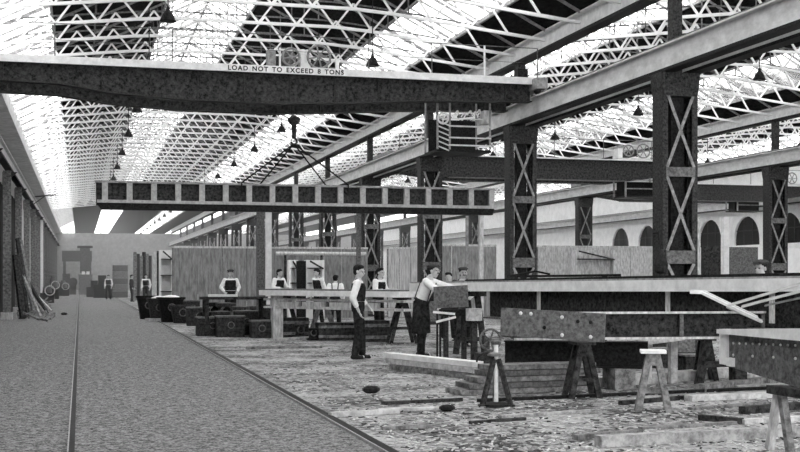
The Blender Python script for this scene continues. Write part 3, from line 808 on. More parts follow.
# ------------------------------------------------------------------ trestles
def trestle(px, py, h, yaw, wtop, label, topm='wood_light', spread=.26, legm='steel_dark', L=.5):
    g = gnd(px, py); t = thing('trestle', label, 'trestle', (g.x, g.y, 0))
    R = Matrix.Translation(g) @ Matrix.Rotation(yaw, 4, 'Z')
    w = lambda x, y, z: R @ V((x, y, z))
    MB().box(-wtop / 2, wtop / 2, -L / 2, L / 2, h - .035, h, R).build('top_plate', topm, t)
    MB().box(-.05, .05, -L / 2 + .03, L / 2 - .03, h - .17, h - .035, R).build('beam', legm, t)
    for sx in (-1, 1):
        for sy in (-1, 1):
            MB().bar(w(sx * spread, sy * (L / 2 - .02), 0.0), w(sx * .04, sy * (L / 2 - .08), h - .04), .07, .07, tuple(R.to_3x3() @ V((0, 1, 0)))).build('leg', legm, t)
    for sy in (-1, 1):
        MB().bar(w(-spread * .62, sy * (L / 2 - .04), h * .33), w(spread * .62, sy * (L / 2 - .04), h * .33), .025, .04).build('stretcher', legm, t)
    return t
trestle(653, 411, .69, -YAW - .15, .28, 'short free-standing trestle with a pale top plate at lower right', 'white_steel', .17, 'wood_mid', .3)
trestle(582, 397, .70, -YAW + .1, .26, 'dark trestle under the riveted end plate', 'steel_dark', .18, 'wood_dark', .4)
trestle(705, 380, .62, -YAW, .26, 'trestle left of the white end bracket', 'steel_dark', .13, 'steel_dark', .3)
trestle(323, 338, 1.06, -YAW + .2, .35, 'timber trestle under the long bench left of the standing man', 'wood_mid', .33, 'wood_mid', .5)
trestle(287, 337, 1.06, -YAW + .2, .35, 'timber trestle under the left part of the long bench', 'wood_mid', .3, 'wood_dark', .5)
trestle(402, 343, 1.04, -YAW + .2, .35, 'trestle under the right end of the long bench', 'wood_dark', .3, 'wood_dark', .5)

# jack stand
g = gnd(496, 406)
t = thing('jack_stand', 'dark three-legged screw jack stand with white spindle, front centre', 'jack stand', (g.x, g.y, 0))
for k in range(3):
    an = PI / 2 + 2 * PI * k / 3 - YAW
    e = g + V((.19 * math.cos(an), .19 * math.sin(an), .02)); tp = g + V((.03 * math.cos(an), .03 * math.sin(an), .55))
    MB().bar(e, tp, .05, .05).box(e.x - .04, e.x + .04, e.y - .04, e.y + .04, 0, .03).build('leg', 'steel_dark', t)
MB().tube(g + V((0, 0, .03)), g + V((0, 0, .72)), .027).build('spindle', 'white_steel', t)
MB().lathe([(.02, 0), (.10, .01), (.11, .035), (.02, .05)], g + V((0, 0, .58)), 14).build('collar', 'lattice_light', t)
MB().lathe([(.02, 0), (.05, .0), (.065, .04), (.02, .05)], g + V((0, 0, .72)), 14).build('head', 'steel_mid', t)
MB().torus(g + V((-.12, 0, .50)), .12, .012, 14, 6, 'y', PI * .1, PI * .95).build('crank_handle', 'steel_black', t)
MB().lathe([(.12, 0), (.20, .01), (.19, .03), (.05, .05)], g, 10).build('foot_ring', 'steel_black', t)
# hand wheel machine behind the jack
g = gnd(487, 372)
t = thing('hand_winch', 'small winch with hand wheel just behind the jack stand', 'winch', (g.x, g.y, 0))
MB().box(g.x - .15, g.x + .15, g.y - .12, g.y + .2, 0, .3).build('base', 'steel_dark', t)
MB().bar(g + V((0, 0, .28)), g + V((0, 0, .55)), .07, .07).build('stand', 'steel_mid', t)
wv = MB().torus(g + V((0, -.16, .52)), .17, .02, 18, 6, 'y')
for k in range(5):
    an = 2 * PI * k / 5; wv.bar(g + V((0, -.16, .52)), g + V((.17 * math.cos(an), -.16, .52 + .17 * math.sin(an))), .02, .02)
wv.tube(g + V((0, -.18, .52)), g + V((0, 0, .52)), .03)
wv.build('hand_wheel', 'steel_mid', t)

# ------------------------------------------------------------------ long bench (left)
a, b = at(271, 290, 30.2), at(411, 290, 27.0)
ZB = 1.06
t = thing('long_bench', 'long pale bench of steel plates running behind the standing man', 'bench', ((a.x + b.x) / 2, (a.y + b.y) / 2, ZB))
MB().bar(V((a.x, a.y, ZB + .075)), V((b.x, b.y, ZB + .075)), .8, .13).build('bench_top', 'white_steel', t)
MB().bar(V((a.x, a.y, ZB + .155)), V((b.x, b.y, ZB + .155)), .7, .03).build('top_plate', 'steel_mid', t)
d = (b - a).normalized(); nrm = V((d.y, -d.x, 0))
mm = MB()
for q in (.12, .3, .5, .68): 
    p = a.lerp(b, q); mm.bar(V((p.x, p.y, .86)) + nrm * .2, V((p.x, p.y, .86)) + nrm * .2 + d * .7, .12, .13)
mm.bar(V((a.x, a.y, .97)) , V((b.x, b.y, .97)), .5, .05)
mm.bar(V((a.x, a.y, .775)) , V((b.x, b.y, .775)), .5, .05)
mm.bar(V((a.x, a.y, .78)) + d * .3, V((a.x, a.y, 1.0)) + d * .3, .4, .3)
mm.build('packing_blocks', 'dado', t)
p = a.lerp(b, .04)
MB().box(p.x - .12, p.x + .12, p.y - .35, p.y + .1, .0, ZB + .02).build('end_post', 'dado', t)
# dark shelf things beneath bench
for q, w_, h_, lb in ((.2, .8, .5, 'dark crate under the left part of the long bench'), (.55, 1.0, .42, 'dark crate under the long bench left of the standing man'), (.8, .7, .5, 'dark crate under the long bench right of the standing man')):
    p = a.lerp(b, q); o = thing('crate', lb, 'crate', (p.x, p.y + .5, 0))
    MB().box(p.x - w_ / 2, p.x + w_ / 2, p.y + .5, p.y + 1.0, 0, h_).build('box', 'wood_dark', o)
    MB().box(p.x - w_ / 2 - .02, p.x + w_ / 2 + .02, p.y + .48, p.y + .5, h_ * .7, h_ * .85).box(p.x - w_ / 2 - .02, p.x + w_ / 2 + .02, p.y + .48, p.y + .5, h_ * .15, h_ * .3).build('batten', 'wood_mid', o)

# workbench left with sheet
def bench(px0, px1, py, D, zt_, label, clutter, legs=('wood_dark')):
    a, b = at(px0, py, D), at(px1, py, D); a.z = b.z = 0
    t = thing('work_bench', label, 'bench', ((a.x + b.x) / 2, (a.y + b.y) / 2, 0))
    MB().bar(a + V((0, .3, zt_)), b + V((0, .3, zt_)), .8, .07).build('bench_top', 'wood_dark', t)
    d = (b - a).normalized()
    for q in (a + d * .1, b - d * .1):
        for yo in (0, .6): MB().box(q.x - .05, q.x + .05, q.y + yo - .05, q.y + yo + .05, 0, zt_).build('leg', 'wood_dark', t)
    MB().bar(a + V((0, .3, .3)), b + V((0, .3, .3)), .7, .04).build('shelf', 'wood_dark', t)
    return a, b
a, b = bench(203, 268, 300, 31, .98, 'dark cluttered work bench left of the white post', True)
p = a.lerp(b, .38); 
tag(MB().bar(V((a.x + .15, a.y + .15, 1.043)), V((a.x + .9, a.y + .05, 1.043)), .5, .055).build('paper_sheet', 'white_cloth'), 'white sheet lying on the dark work bench', 'sheet')
random.seed(11)
# clutter lumps: castings
def casting(p, s, m, label, grp=None):
    t = thing('casting', label, 'casting', tuple(p), grp)
    MB().lathe([(.30 * s, 0), (.34 * s, .06 * s), (.2 * s, .12 * s), (.16 * s, .4 * s), (.26 * s, .48 * s), (.26 * s, .56 * s), (.08 * s, .58 * s)], p, 12).build('body', m, t)
    MB().torus(p + V((.0, -.2 * s, .35 * s)), .14 * s, .03 * s, 12, 6, 'y').build('ring', 'steel_mid', t)
    return t
ci = 0
for px, py, s in ((208, 330, 1.1), (221, 332, 1.2), (233, 333, 1.0), (214, 325, 1.5), (226, 326, 1.5), (240, 327, 1.3), (246, 331, .9), (258, 333, 1.0), (252, 326, 1.3), (265, 329, 1.1), (275, 336, .8), (300, 338, .7), (313, 340, .6)):
    casting(gnd(px, py), s * .85, 'steel_dark' if ci % 3 else 'steel_black', 'dark round casting in the heap before the left work bench', 'dark castings below the work bench'); ci += 1
random.seed(31)
for i, (px, py, w_, h_, dz) in enumerate(((199, 326, .7, .55, 0), (213, 336, .8, .45, 0), (231, 337, .7, .5, 0), (247, 335, .6, .6, 0), (262, 338, .5, .4, 0), (191, 322, .6, .7, 0), (276, 331, .6, .7, 0))):
    p = gnd(px, py); o = thing('iron_box', ('dark iron box at the foot of the left work bench, %s' % ['second from the left', 'third from the left', 'fourth from the left', 'fifth from the left', 'sixth from the left', 'leftmost of the row', 'rightmost of the row'][i]), 'box', (p.x, p.y, 0))
    MB().box(p.x - w_ / 2, p.x + w_ / 2, p.y, p.y + .5, 0, h_).build('body', 'steel_dark' if i % 2 else 'wood_dark', o)
    MB().box(p.x - w_ / 2 - .02, p.x + w_ / 2 + .02, p.y - .03, p.y + .53, h_, h_ + .04).build('rim', 'steel_mid', o)
    MB().torus(p + V((0, -.02, h_ * .6)), .08, .015, 10, 5, 'y').build('handle', 'steel_mid', o)
# barrows/barrels group near rail
for i, (px, py, w, h, m, lb) in enumerate(((148, 318, .8, .85, 'steel_black', 'leftmost dark iron tub beside the rail'), (159, 320, .8, .8, 'steel_dark', 'middle dark iron tub beside the rail'), (171, 321, .9, .85, 'steel_black', 'third dark iron tub beside the rail'), (182, 322, .8, .6, 'steel_dark', 'rightmost low dark iron tub beside the rail'))):
    p = gnd(px, py + 1); t = thing('iron_tub', lb, 'tub', tuple(p))
    MB().lathe([(w * .36, 0), (w * .5, h * .9), (w * .55, h * .92), (w * .55, h), (w * .45, h), (w * .4, h * .55)], p, 14).build('tub', m, t)
    if i in (1, 2): MB().ball(p + V((0, 0, h * .9)), w * .4, w * .4, .16).build('heap', 'white_cloth', t)
    MB().torus(p + V((0, -w * .5, h * .6)), .12, .02, 12, 6, 'y').build('handle', 'steel_mid', t)
# low dark table right of bench
tag(MB().bar(gnd(248, 312) + V((0, 0, .9)), gnd(268, 312) + V((0, 0, .9)), .2, .05).build('plank', 'dado'), 'short pale plank at the right end of the work bench', 'plank') if False else None

# ------------------------------------------------------------------ big girder under assembly (pale top)
A, B = at(420, 285, 25.9), at(850, 285, 14.6)
A.z = 1.30; B.z = 1.42
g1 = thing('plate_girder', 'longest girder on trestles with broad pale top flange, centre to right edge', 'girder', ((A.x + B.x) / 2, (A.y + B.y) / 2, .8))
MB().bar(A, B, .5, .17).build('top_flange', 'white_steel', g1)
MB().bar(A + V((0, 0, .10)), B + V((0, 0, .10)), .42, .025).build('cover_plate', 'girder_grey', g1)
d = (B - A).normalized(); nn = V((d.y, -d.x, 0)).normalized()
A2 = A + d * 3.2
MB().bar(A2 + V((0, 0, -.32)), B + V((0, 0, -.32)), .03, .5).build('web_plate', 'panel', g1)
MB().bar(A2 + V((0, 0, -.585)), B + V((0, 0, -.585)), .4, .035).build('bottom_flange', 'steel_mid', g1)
for q in (.18, .42, .72, .9):
    p = A.lerp(B, q) + nn * .12
    MB().bar(p + V((0, 0, -.5)), p + V((0, 0, -.08)), .08, .03, tuple(nn)).build('stiffener', 'dado', g1)
MB().bar(A.lerp(B, .2) + nn * .15 + V((0, 0, .12)), A.lerp(B, 1) + nn * .15 + V((0, 0, .13)), .05, .05).build('edge_angle', 'steel_black', g1)
# stools carrying it
for q, lb in ((.19, 'left'), (.45, 'middle'), (.8, 'right-hand')):
    p = A.lerp(B, q); hh = p.z - (.60 if q > .25 else .085)
    t = thing('support_stand', 'dark stand under the longest girder, %s one' % lb, 'stand', (p.x, p.y, 0))
    MB().box(p.x - .3, p.x + .3, p.y - .12, p.y + .12, hh - .1, hh - .004).build('head', 'wood_dark', t)
    for s in (-1, 1): MB().bar((p.x + s * .3, p.y, 0), (p.x + s * .15, p.y, hh - .1), .1, .1, (0, 1, 0)).build('leg', 'wood_dark', t)
    MB().box(p.x - .26, p.x + .26, p.y - .03, p.y + .03, .25, .33).build('stretcher', 'wood_dark', t)

# riveted dark girder with end plate
A, B = at(512, 0, 15.6), at(840, 0, 16.2)
A.z = B.z = .875
g2 = thing('plate_girder', 'dark lower girder lying in front of the pale-topped one, right of centre', 'girder', ((A.x + B.x) / 2, (A.y + B.y) / 2, .7))
MB().ibeam(A, B, .33, .2, .02, .03, True).build('girder_body', 'panel', g2)
d = (B - A).normalized(); nn = V((d.y, -d.x, 0))
MB().bar(A + V((0, 0, .17)) + nn * .11, B + V((0, 0, .17)) + nn * .11, .02, .03).bar(A + V((0, 0, -.165)) + nn * .11, B + V((0, 0, -.165)) + nn * .11, .02, .03).build('edge_angles', 'dado', g2)
for q in (.25, .5, .75): MB().bar(A.lerp(B, q) + nn * .08 + V((0, 0, -.15)), A.lerp(B, q) + nn * .08 + V((0, 0, .15)), .05, .04, tuple(nn)).build('stiffener', 'steel_mid', g2)
PA, PB = at(501, 321.5, 15.15), at(605, 328, 14.55)
ep = thing('end_plate', 'grey riveted plate fixed on the end of the dark girder, above the dark trestle', 'plate', ((PA.x + PB.x) / 2, (PA.y + PB.y) / 2, PB.z - .18))
MB().bar(PA, PB, .03, .35).build('plate', 'steel_mid', ep)
nn2 = V(((PB - PA).y, -(PB - PA).x, 0)).normalized()
for q, zz in ((.30, .12), (.43, -.04), (.60, .10), (.60, -.12), (.75, .06), (.87, .06), (.87, -.12), (.2, .12)):
    c = PA.lerp(PB, q) + nn2 * .016 + V((0, 0, zz))
    MB().ball(c, .025, .025, .025, 8, 5).build('rivet', 'steel_black' if zz in (.06, -.04) else 'dado', ep)
# lower dark girder beneath
A, B = at(505, 0, 16.6), at(648, 0, 16.2); A.z = B.z = .46
g3 = thing('plate_girder', 'black girder lying low beneath the dark girder, behind the trestle', 'girder', ((A.x + B.x) / 2, (A.y + B.y) / 2, .3))
MB().ibeam(A, B, .36, .24, .02, .03).build('girder_body', 'steel_black', g3)
for q in (.2, .8):
    p = A.lerp(B, q); MB().box(p.x - .15, p.x + .15, p.y - .2, p.y + .2, 0, .28).build('packing_block', 'wood_mid', g3)
# pale bent plate
P = at(665, 342, 16.9)
tag(MB().ext([(P.x - .4, P.y, .55), (P.x + .3, P.y, .62), (P.x + .45, P.y + .05, .7), (P.x + .35, P.y + .1, .73), (P.x - .4, P.y + .1, .72)], (0, .3, 0)).bar((P.x - .2, P.y + .15, 0), (P.x - .2, P.y + .15, .56), .1, .1, (0, 1, 0)).bar((P.x + .2, P.y + .15, 0), (P.x + .2, P.y + .15, .61), .1, .1, (0, 1, 0)).build('bent_plate', 'wood_light'), 'pale bent plate on props left of the trestle by the white bracket', 'plate')
for px, py, w, h, m, lb in ((700, 372, .5, .25, 'wood_dark', 'dark block behind the trestle beside the white bracket'), (660, 368, .6, .3, 'steel_dark', 'dark box behind the short trestle'), (555, 372, .4, .5, 'steel_mid', 'grey plate standing behind the dark trestle')):
    p = gnd(px, py) ; o = thing('block', lb, 'block', (p.x, p.y, 0))
    MB().box(p.x - w / 2, p.x + w / 2, p.y, p.y + .3, 0, h).build('body', m, o)
    MB().box(p.x - w / 2 - .02, p.x + w / 2 + .02, p.y - .02, p.y + .32, h, h + .03).build('lid', 'wood_mid', o)

# near right girder with white end bracket
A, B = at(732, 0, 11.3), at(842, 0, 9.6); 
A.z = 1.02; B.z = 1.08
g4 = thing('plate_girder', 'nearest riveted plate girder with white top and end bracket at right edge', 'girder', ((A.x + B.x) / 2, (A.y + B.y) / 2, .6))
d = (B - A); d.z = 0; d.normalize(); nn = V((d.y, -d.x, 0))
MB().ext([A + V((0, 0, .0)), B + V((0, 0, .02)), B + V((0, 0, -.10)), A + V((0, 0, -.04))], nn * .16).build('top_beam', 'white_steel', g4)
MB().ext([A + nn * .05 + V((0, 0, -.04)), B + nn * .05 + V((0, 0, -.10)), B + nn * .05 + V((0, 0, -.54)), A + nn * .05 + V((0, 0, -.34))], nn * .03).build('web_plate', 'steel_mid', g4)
C = A - d * .04
MB().ext([C, C + d * .13, C + d * .13 - V((0, 0, .33)), C - V((0, 0, .33))], nn * .11).build('end_bracket', 'white_steel', g4)
MB().ext([C + d * .13 - V((0, 0, .26)), C + d * .24 - V((0, 0, .26)), C + d * .24 - V((0, 0, .34)), C + d * .13 - V((0, 0, .34))], nn * .11).build('bracket_foot', 'white_steel', g4)
rv = MB()
for k in range(14):
    p = A.lerp(B, .1 + k * .066) + nn * .085; rv.ball(p + V((0, 0, -.13)), .012, n=6, m=4)
    if k % 3 == 0: rv.ball(p + V((0, 0, -.24)), .014, n=6, m=4)
rv.build('rivets', 'dado', g4)
p = gnd(738, 386)
t = thing('support_block', 'dark block on the ground below the white end bracket', 'block', (p.x, p.y, 0))
MB().box(p.x - .09, p.x + .09, p.y - .09, p.y + .09, 0, .30).build('post', 'wood_dark', t); MB().box(p.x - .15, p.x + .15, p.y - .12, p.y + .12, .30, .36).build('cap', 'wood_mid', t)
q = .80; P = A.lerp(B, q) + nn * .06; zb_ = P.z - (.34 + .20 * q) + .0
t = thing('trestle', 'nearest trestle cut off by the right edge of the photo', 'trestle', (P.x, P.y, 0))
for dy in (-.05, .45):
    for s_, m_ in ((-1, 'dado'), (1, 'wood_mid')):
        MB().bar(P + d * (s_ * .17) + V((0, dy, -P.z)), V((P.x, P.y + dy, zb_ - .06)) + d * (s_ * .03), .06, .06, (0, 1, 0)).build('leg', m_, t)
MB().box(P.x - .07, P.x + .07, P.y - .12, P.y + .55, zb_ - .07, zb_ + .0).build('top_rail', 'wood_dark', t)

# diagonal angles and rods leaning over the big girder
def leaning(pa, Da, pb, Db, w, m, name, label, cat):
    a, b = at(*pa, Da), at(*pb, Db)
    o = MB().bar(a, b, w, w * .5).bar(a + V((0, 0, w * .3)), b + V((0, 0, w * .3)), w * .2, w * .6).build(name, m); return tag(o, label, cat)
leaning((703, 293), 15.7, (757, 319), 15.2, .07, 'white_steel', 'angle_iron', 'long white angle iron slanting down across the dark girder', 'angle iron')
leaning((690, 292.5), 15.75, (703, 293), 15.7, .06, 'white_steel', 'flat_bar', 'short white flat bar projecting at the head of the slanting angle iron', 'bar')
leaning((727, 307), 15.5, (762, 322), 15.2, .05, 'girder_light', 'angle_iron', 'short pale angle iron slanting down beside the long white one', 'angle iron')
leaning((728, 306), 15.3, (815, 280), 14.6, .04, 'girder_light', 'tie_rod', 'upper pale rod rising to the right edge over the dark girder', 'rod')
leaning((742, 307), 15.2, (815, 288), 14.5, .04, 'girder_light', 'tie_rod', 'middle pale rod rising to the right edge over the dark girder', 'rod')
leaning((765, 306), 15.2, (815, 295), 14.5, .03, 'girder_grey', 'tie_rod', 'lower thin rod rising to the right edge over the dark girder', 'rod')
# sack hanging by the largest column
p = atY(661, 262, 20.3)
t = thing('hanging_sack', 'dark pear-shaped sack hanging on the left of the largest column', 'sack', (p.x, p.y, p.z - .2))
MB().lathe([(.03, -.22), (.12, -.18), (.13, -.05), (.08, .12), (.03, .22), (.02, .24)], p, 12).build('bag', 'black_cloth', t)
MB().tube(p + V((0, 0, .23)), p + V((.0, .1, .55)), .01).tube(p + V((0, .1, .55)), p + V((.02, .33, .55)), .015).build('cord', 'rope', t)
# dark flat tray on girder next to column
P = at(563, 274, 24.2); t = thing('steel_tray', 'low dark frame with a bent handle resting behind the pale-topped girder', 'frame', (P.x, P.y, 1.2))
MB().bar((P.x - .9, P.y + .9, 1.53), (P.x + 1.4, P.y + .35, 1.56), .35, .05).build('tray', 'steel_black', t)
MB().bar((P.x - .7, P.y + .85, 0), (P.x - .7, P.y + .85, 1.52), .08, .08).bar((P.x + 1.1, P.y + .42, 0), (P.x + 1.1, P.y + .42, 1.54), .08, .08).build('leg', 'steel_dark', t)
MB().path([(P.x - .8, P.y + .85, 1.55), (P.x - .3, P.y + .75, 1.64), (P.x, P.y + .7, 1.58)], .02).build('handle', 'steel_black', t)

# ------------------------------------------------------------------ debris
random.seed(21)
def debris(n, m, label, rng, smax):
    b = MB()
    for k in range(n):
        px = random.uniform(140, 800); py = rng(); p = gnd(px, py)
        if p.x < 2.75 or p.y > 60: continue
        s = random.uniform(.02, smax); a = random.uniform(0, PI); el = random.uniform(1, 4)
        dv = V((math.cos(a), math.sin(a), 0)) * s * el / 2; zz = s * .3
        b.bar(p - dv + V((0, 0, zz * .4)), p + dv + V((0, 0, zz * random.uniform(.4, 1.3))), s * .7, zz)
    return tag(b.build('floor_scrap', m), label, 'scrap', kind='stuff')
debris(3000, 'rubble_light', 'pale chips and shavings scattered over the earth floor', lambda: 300 + 152 * random.random() ** .5, .026)
debris(1000, 'rubble_dark', 'dark scrap and slag scattered over the earth floor', lambda: 300 + 152 * random.random() ** .6, .026)

# ------------------------------------------------------------------ people
def person(px, D, face, label, pose='stand', detail=1, H=1.70, head='hair', apron=False, lean=0.0, arms=None, name='person', braces=False, vest=True, sleeve='white_cloth', legs=None, feet_dz=0, headturn=0.0, nod=0.0, vestm='black_cloth', moust=False):
    """face: direction the person faces, as an angle in the floor plane relative to camera-right (0 = right of the photo, pi/2 = away)"""
    g = at(px, HY, D); g.z = 0
    t = thing(name, label, 'person', tuple(g))
    k = H / 1.70
    yaw = face - YAW - PI / 2         # local +y is forward
    R = Matrix.Translation(g) @ Matrix.Rotation(yaw, 4, 'Z') @ Matrix.Scale(k, 4)
    # spine leaning about the hips (local)
    def sp(x, y, z):
        c, s = math.cos(lean), math.sin(lean); zz = z - .92
        return V((x, y * c + zz * s, .92 + zz * c - y * s))
    W = lambda p: R @ V(p)
    ext = R.to_3x3()
    vox = .011 if detail else .018
    sh = {s: sp(s * .185, 0, 1.385) for s in (-1, 1)}
    hip = {s: V((s * .09, 0, .90)) for s in (-1, 1)}
    legs = legs or {-1: ((-.11, .03, .48), (-.12, -.03, .08)), 1: ((.11, .05, .48), (.12, .06, .08))}
    arms = arms or {-1: ((-.25, -.03, 1.10), (-.24, .10, .87)), 1: ((.25, -.03, 1.10), (.24, .10, .87))}
    hc = sp(0, .02, 1.585)
    hm = ext.normalized() @ (Matrix.Rotation(headturn, 3, 'Z') @ Matrix.Rotation(-lean * .35 - nod, 3, 'X'))
    Hd = lambda x, y, z: W(hc) + hm @ (V((x, y, z)) * k)
    b = MB()
    def loft(mb, rings, grow=0.0, n=16):
        rs = []
        for (y, z, rx, ry) in rings:
            rs.append([W(sp((rx + grow) * math.cos(2 * PI * i / n), y + (ry + grow) * math.sin(2 * PI * i / n), z)) for i in range(n)])
        mb.ring_stack(rs)
    torso = [(0, .86, .13, .09), (0, .93, .155, .105), (.0, 1.05, .14, .10), (.01, 1.18, .155, .105), (.01, 1.30, .175, .11), (0, 1.38, .175, .09), (0, 1.43, .11, .07), (0, 1.46, .06, .06)]
    loft(b, torso)
    b.cap(W(sp(0, -.005, 1.42)), W(sp(0, .01, 1.53)), .055 * k, .052 * k)
    # head
    b.ball(Hd(0, -.01, .035), .076 * k, .095 * k, .085 * k, 14, 10, hm); b.ball(Hd(0, .025, -.035), .058 * k, .062 * k, .075 * k, 12, 8, hm)
    b.ball(Hd(0, .035, -.085), .035 * k, .035 * k, .028 * k, 10, 6, hm)
    b.cap(Hd(0, .088, .015), Hd(0, .108, -.022), .010 * k, .016 * k, 8)
    b.cap(Hd(-.02, .085, -.052), Hd(.02, .085, -.052), .010 * k, .010 * k, 6)
    b.cap(Hd(-.045, .078, .028), Hd(.045, .078, .028), .014 * k, .014 * k, 6)
    for s in (-1, 1): b.ball(Hd(s * .078, -.005, -.005), .012 * k, .02 * k, .032 * k, 8, 6, hm)
    hands = {}
    for s in (-1, 1):
        el, wr = W(arms[s][0]), W(arms[s][1]); S = W(sh[s])
        b.cap(S, el, .048 * k, .038 * k); b.cap(el, wr, .038 * k, .026 * k)
        dr = (wr - el).normalized()
        side = (W((1, 0, 0)) - W((0, 0, 0))).normalized() * (-s)
        if len(arms[s]) > 2: side = (ext.normalized() @ V(arms[s][2])).normalized()
        side = (side - dr * side.dot(dr)).normalized(); palmn = dr.cross(side).normalized()
        # palm
        pc = wr + dr * .05 * k
        b.bar(wr + dr * .005, wr + dr * .095 * k, .075 * k, .028 * k, tuple(side.cross(dr)) if False else tuple(palmn))
        spread = palmn.cross(dr).normalized()
        curl = side if False else palmn
        for i in range(4):
            r0 = wr + dr * .09 * k + spread * ((i - 1.5) * .021 * k)
            ln = (.036, .042, .039, .030)[i] * k
            m1 = r0 + (dr * .92 + palmn * .35).normalized() * ln
            m2 = m1 + (dr * .6 + palmn * .8).normalized() * ln * .75
            b.cap(r0 - dr * .01, m1, .0105 * k, .0095 * k, 6); b.cap(m1, m2, .0095 * k, .008 * k, 6)
        tb = wr + dr * .03 * k + spread * (.035 * k)
        tm_ = tb + (dr * .7 + spread * .6 + palmn * .2).normalized() * .04 * k
        b.cap(tb, tm_, .014 * k, .012 * k, 6); b.cap(tm_, tm_ + (dr + palmn * .3).normalized() * .028 * k, .012 * k, .009 * k, 6)
        kn, an = W(legs[s][0]), W(legs[s][1])
        b.cap(W(hip[s]), kn, .078 * k, .052 * k); b.cap(kn, an, .050 * k, .036 * k)
        fw = (W((0, 1, 0)) - W((0, 0, 0))).normalized()
        b.cap(an - V((0, 0, .03 * k)), V((an.x, an.y, .045)) + fw * .15 * k, .035 * k, .03 * k)
    b.build('body', 'skin', t, remesh=vox)
    # shirt
    q = MB(); loft(q, [r for r in torso if r[1] < 1.45], .012)
    cuff = .80
    for s in (-1, 1):
        el, wr, S = W(arms[s][0]), W(arms[s][1]), W(sh[s])
        q.cap(S, el, .070 * k, .066 * k); q.cap(el, el.lerp(wr, cuff * (.7 if detail else 1)), .064 * k, .048 * k)
    q.build('shirt', sleeve, t, remesh=vox * 1.3)
    if vest:
        q = MB(); loft(q, [r for r in torso if 1.0 <= r[1] <= 1.39], .027)
        for s in (-1, 1): q.cap(W(sp(s * .09, .03, 1.36)), W(sp(s * .08, -.02, 1.435)), .05 * k, .035 * k)
        q.build('waistcoat', vestm, t, remesh=vox * 1.3)
    if braces:
        q = MB()
        for s in (-1, 1):
            for yy in (-1, 1): q.bar(W(sp(s * .07, yy * .122, 1.0)), W(sp(s * .1, yy * .118, 1.40)), .03, .012, tuple(ext @ V((0, 1, 0))))
        q.build('braces', 'black_cloth', t)
    q = MB(); loft(q, [r for r in torso if r[1] < 1.06], .022)
    for s in (-1, 1):
        kn, an = W(legs[s][0]), W(legs[s][1])
        q.cap(W(hip[s]), kn, .098 * k, .078 * k); q.cap(kn, an + V((0, 0, .03)), .078 * k, .070 * k)
    if apron: q.ring_stack([[W((rx * math.cos(2 * PI * i / 14), .02 + ry * math.sin(2 * PI * i / 14), z)) for i in range(14)] for z, rx, ry in ((.42, .22, .17), (.7, .21, .16), (1.0, .17, .14))])
    q.build('trousers', 'black_cloth', t, remesh=vox * 1.3)
    fw = (W((0, 1, 0)) - W((0, 0, 0))).normalized()
    for s in (-1, 1):
        an = W(legs[s][1]); bt = MB()
        bt.cap(V((an.x, an.y, .045)) - fw * .04, V((an.x, an.y, .04)) + fw * .14 * k, .046 * k, .036 * k); bt.cap(an + V((0, 0, .04)), V((an.x, an.y, .05)), .045 * k, .046 * k)
        bt.build('boot', 'leather', t, remesh=vox * 1.3)
    # hair or cap
    hh = MB()
    hh.ball(Hd(0, -.025, .052), .084 * k, .098 * k, .082 * k, 14, 10, hm); hh.ball(Hd(0, -.05, -.0), .078 * k, .06 * k, .07 * k, 12, 8, hm)
    if head == 'cap':
        hh.build('hair', 'hair', t, smooth=True)
        c = MB().ball(Hd(0, -.005, .098), .112 * k, .122 * k, .042 * k, 16, 8, hm)
        c.ball(Hd(0, .095, .075), .07 * k, .065 * k, .012 * k, 12, 6, hm); c.build('flat_cap', 'grey_cloth', t, smooth=True)
    else:
        hh.ball(Hd(.02, .03, .095), .07 * k, .06 * k, .04 * k, 12, 8, hm); hh.build('hair', 'hair', t, smooth=True)
    if detail:
        for s in (-1, 1): MB().ball(Hd(s * .030, .082, .008), .013 * k, .010 * k, .009 * k, 8, 6, hm).build('eye', 'hair', t, smooth=True)
    if moust: MB().cap(Hd(-.028, .098, -.038), Hd(.028, .098, -.038), .011 * k, .011 * k, 6).build('moustache', 'hair', t, smooth=True)
    return t
R0 = 0.0
# standing man facing right
person(358, 22.2, -.02, 'man standing in white shirt and black waistcoat, hands low, left of centre', H=1.73,
       arms={-1: ((-.23, .02, 1.12), (-.20, .20, .93)), 1: ((.25, -.08, 1.11), (.24, .03, .87))},
       legs={-1: ((-.09, .06, .48), (-.10, .07, .08)), 1: ((.09, .02, .48), (.10, -.05, .08))}, nod=.12, headturn=-.35)
person(378, 29.0, -.5, 'man in white shirt behind the long bench, right of the standing man', H=1.74,
       arms={-1: ((-.27, .08, 1.15), (-.18, .32, 1.19)), 1: ((.27, .08, 1.14), (.14, .34, 1.19))}, lean=.08, headturn=-.2)
person(420, 22.9, -.30, 'stooping man in white shirt leaning over the grey plate', H=1.80, lean=.36, apron=True, moust=True, head='cap', vest=False, braces=True,
       arms={-1: ((-.16, .52, 1.24), (-.10, .78, 1.22)), 1: ((.24, .42, 1.17), (.06, .60, 1.17))}, headturn=-.2, nod=-.2)
person(463, 26.3, -PI / 2 + .1, 'dark-haired man facing the camera behind the grey plate', H=1.72, head='cap', vestm='grey_cloth', sleeve='grey_cloth', moust=True, apron=True,
       arms={-1: ((-.27, .05, 1.12), (-.16, .22, 1.08)), 1: ((.27, .05, 1.12), (.16, .22, 1.08))}, headturn=.1)
person(449, 28.5, -PI / 2 - .3, 'man in pale shirt farther back between the two men at the plate', H=1.62, detail=0)
person(230.5, 39.5, -PI / 2 + .2, 'man in cap, white sleeves and dark waistcoat at the left work bench', H=1.76, head='cap', detail=0,
       arms={-1: ((-.27, .05, 1.15), (-.2, .28, 1.0)), 1: ((.30, .05, 1.15), (.2, .28, 1.0))})
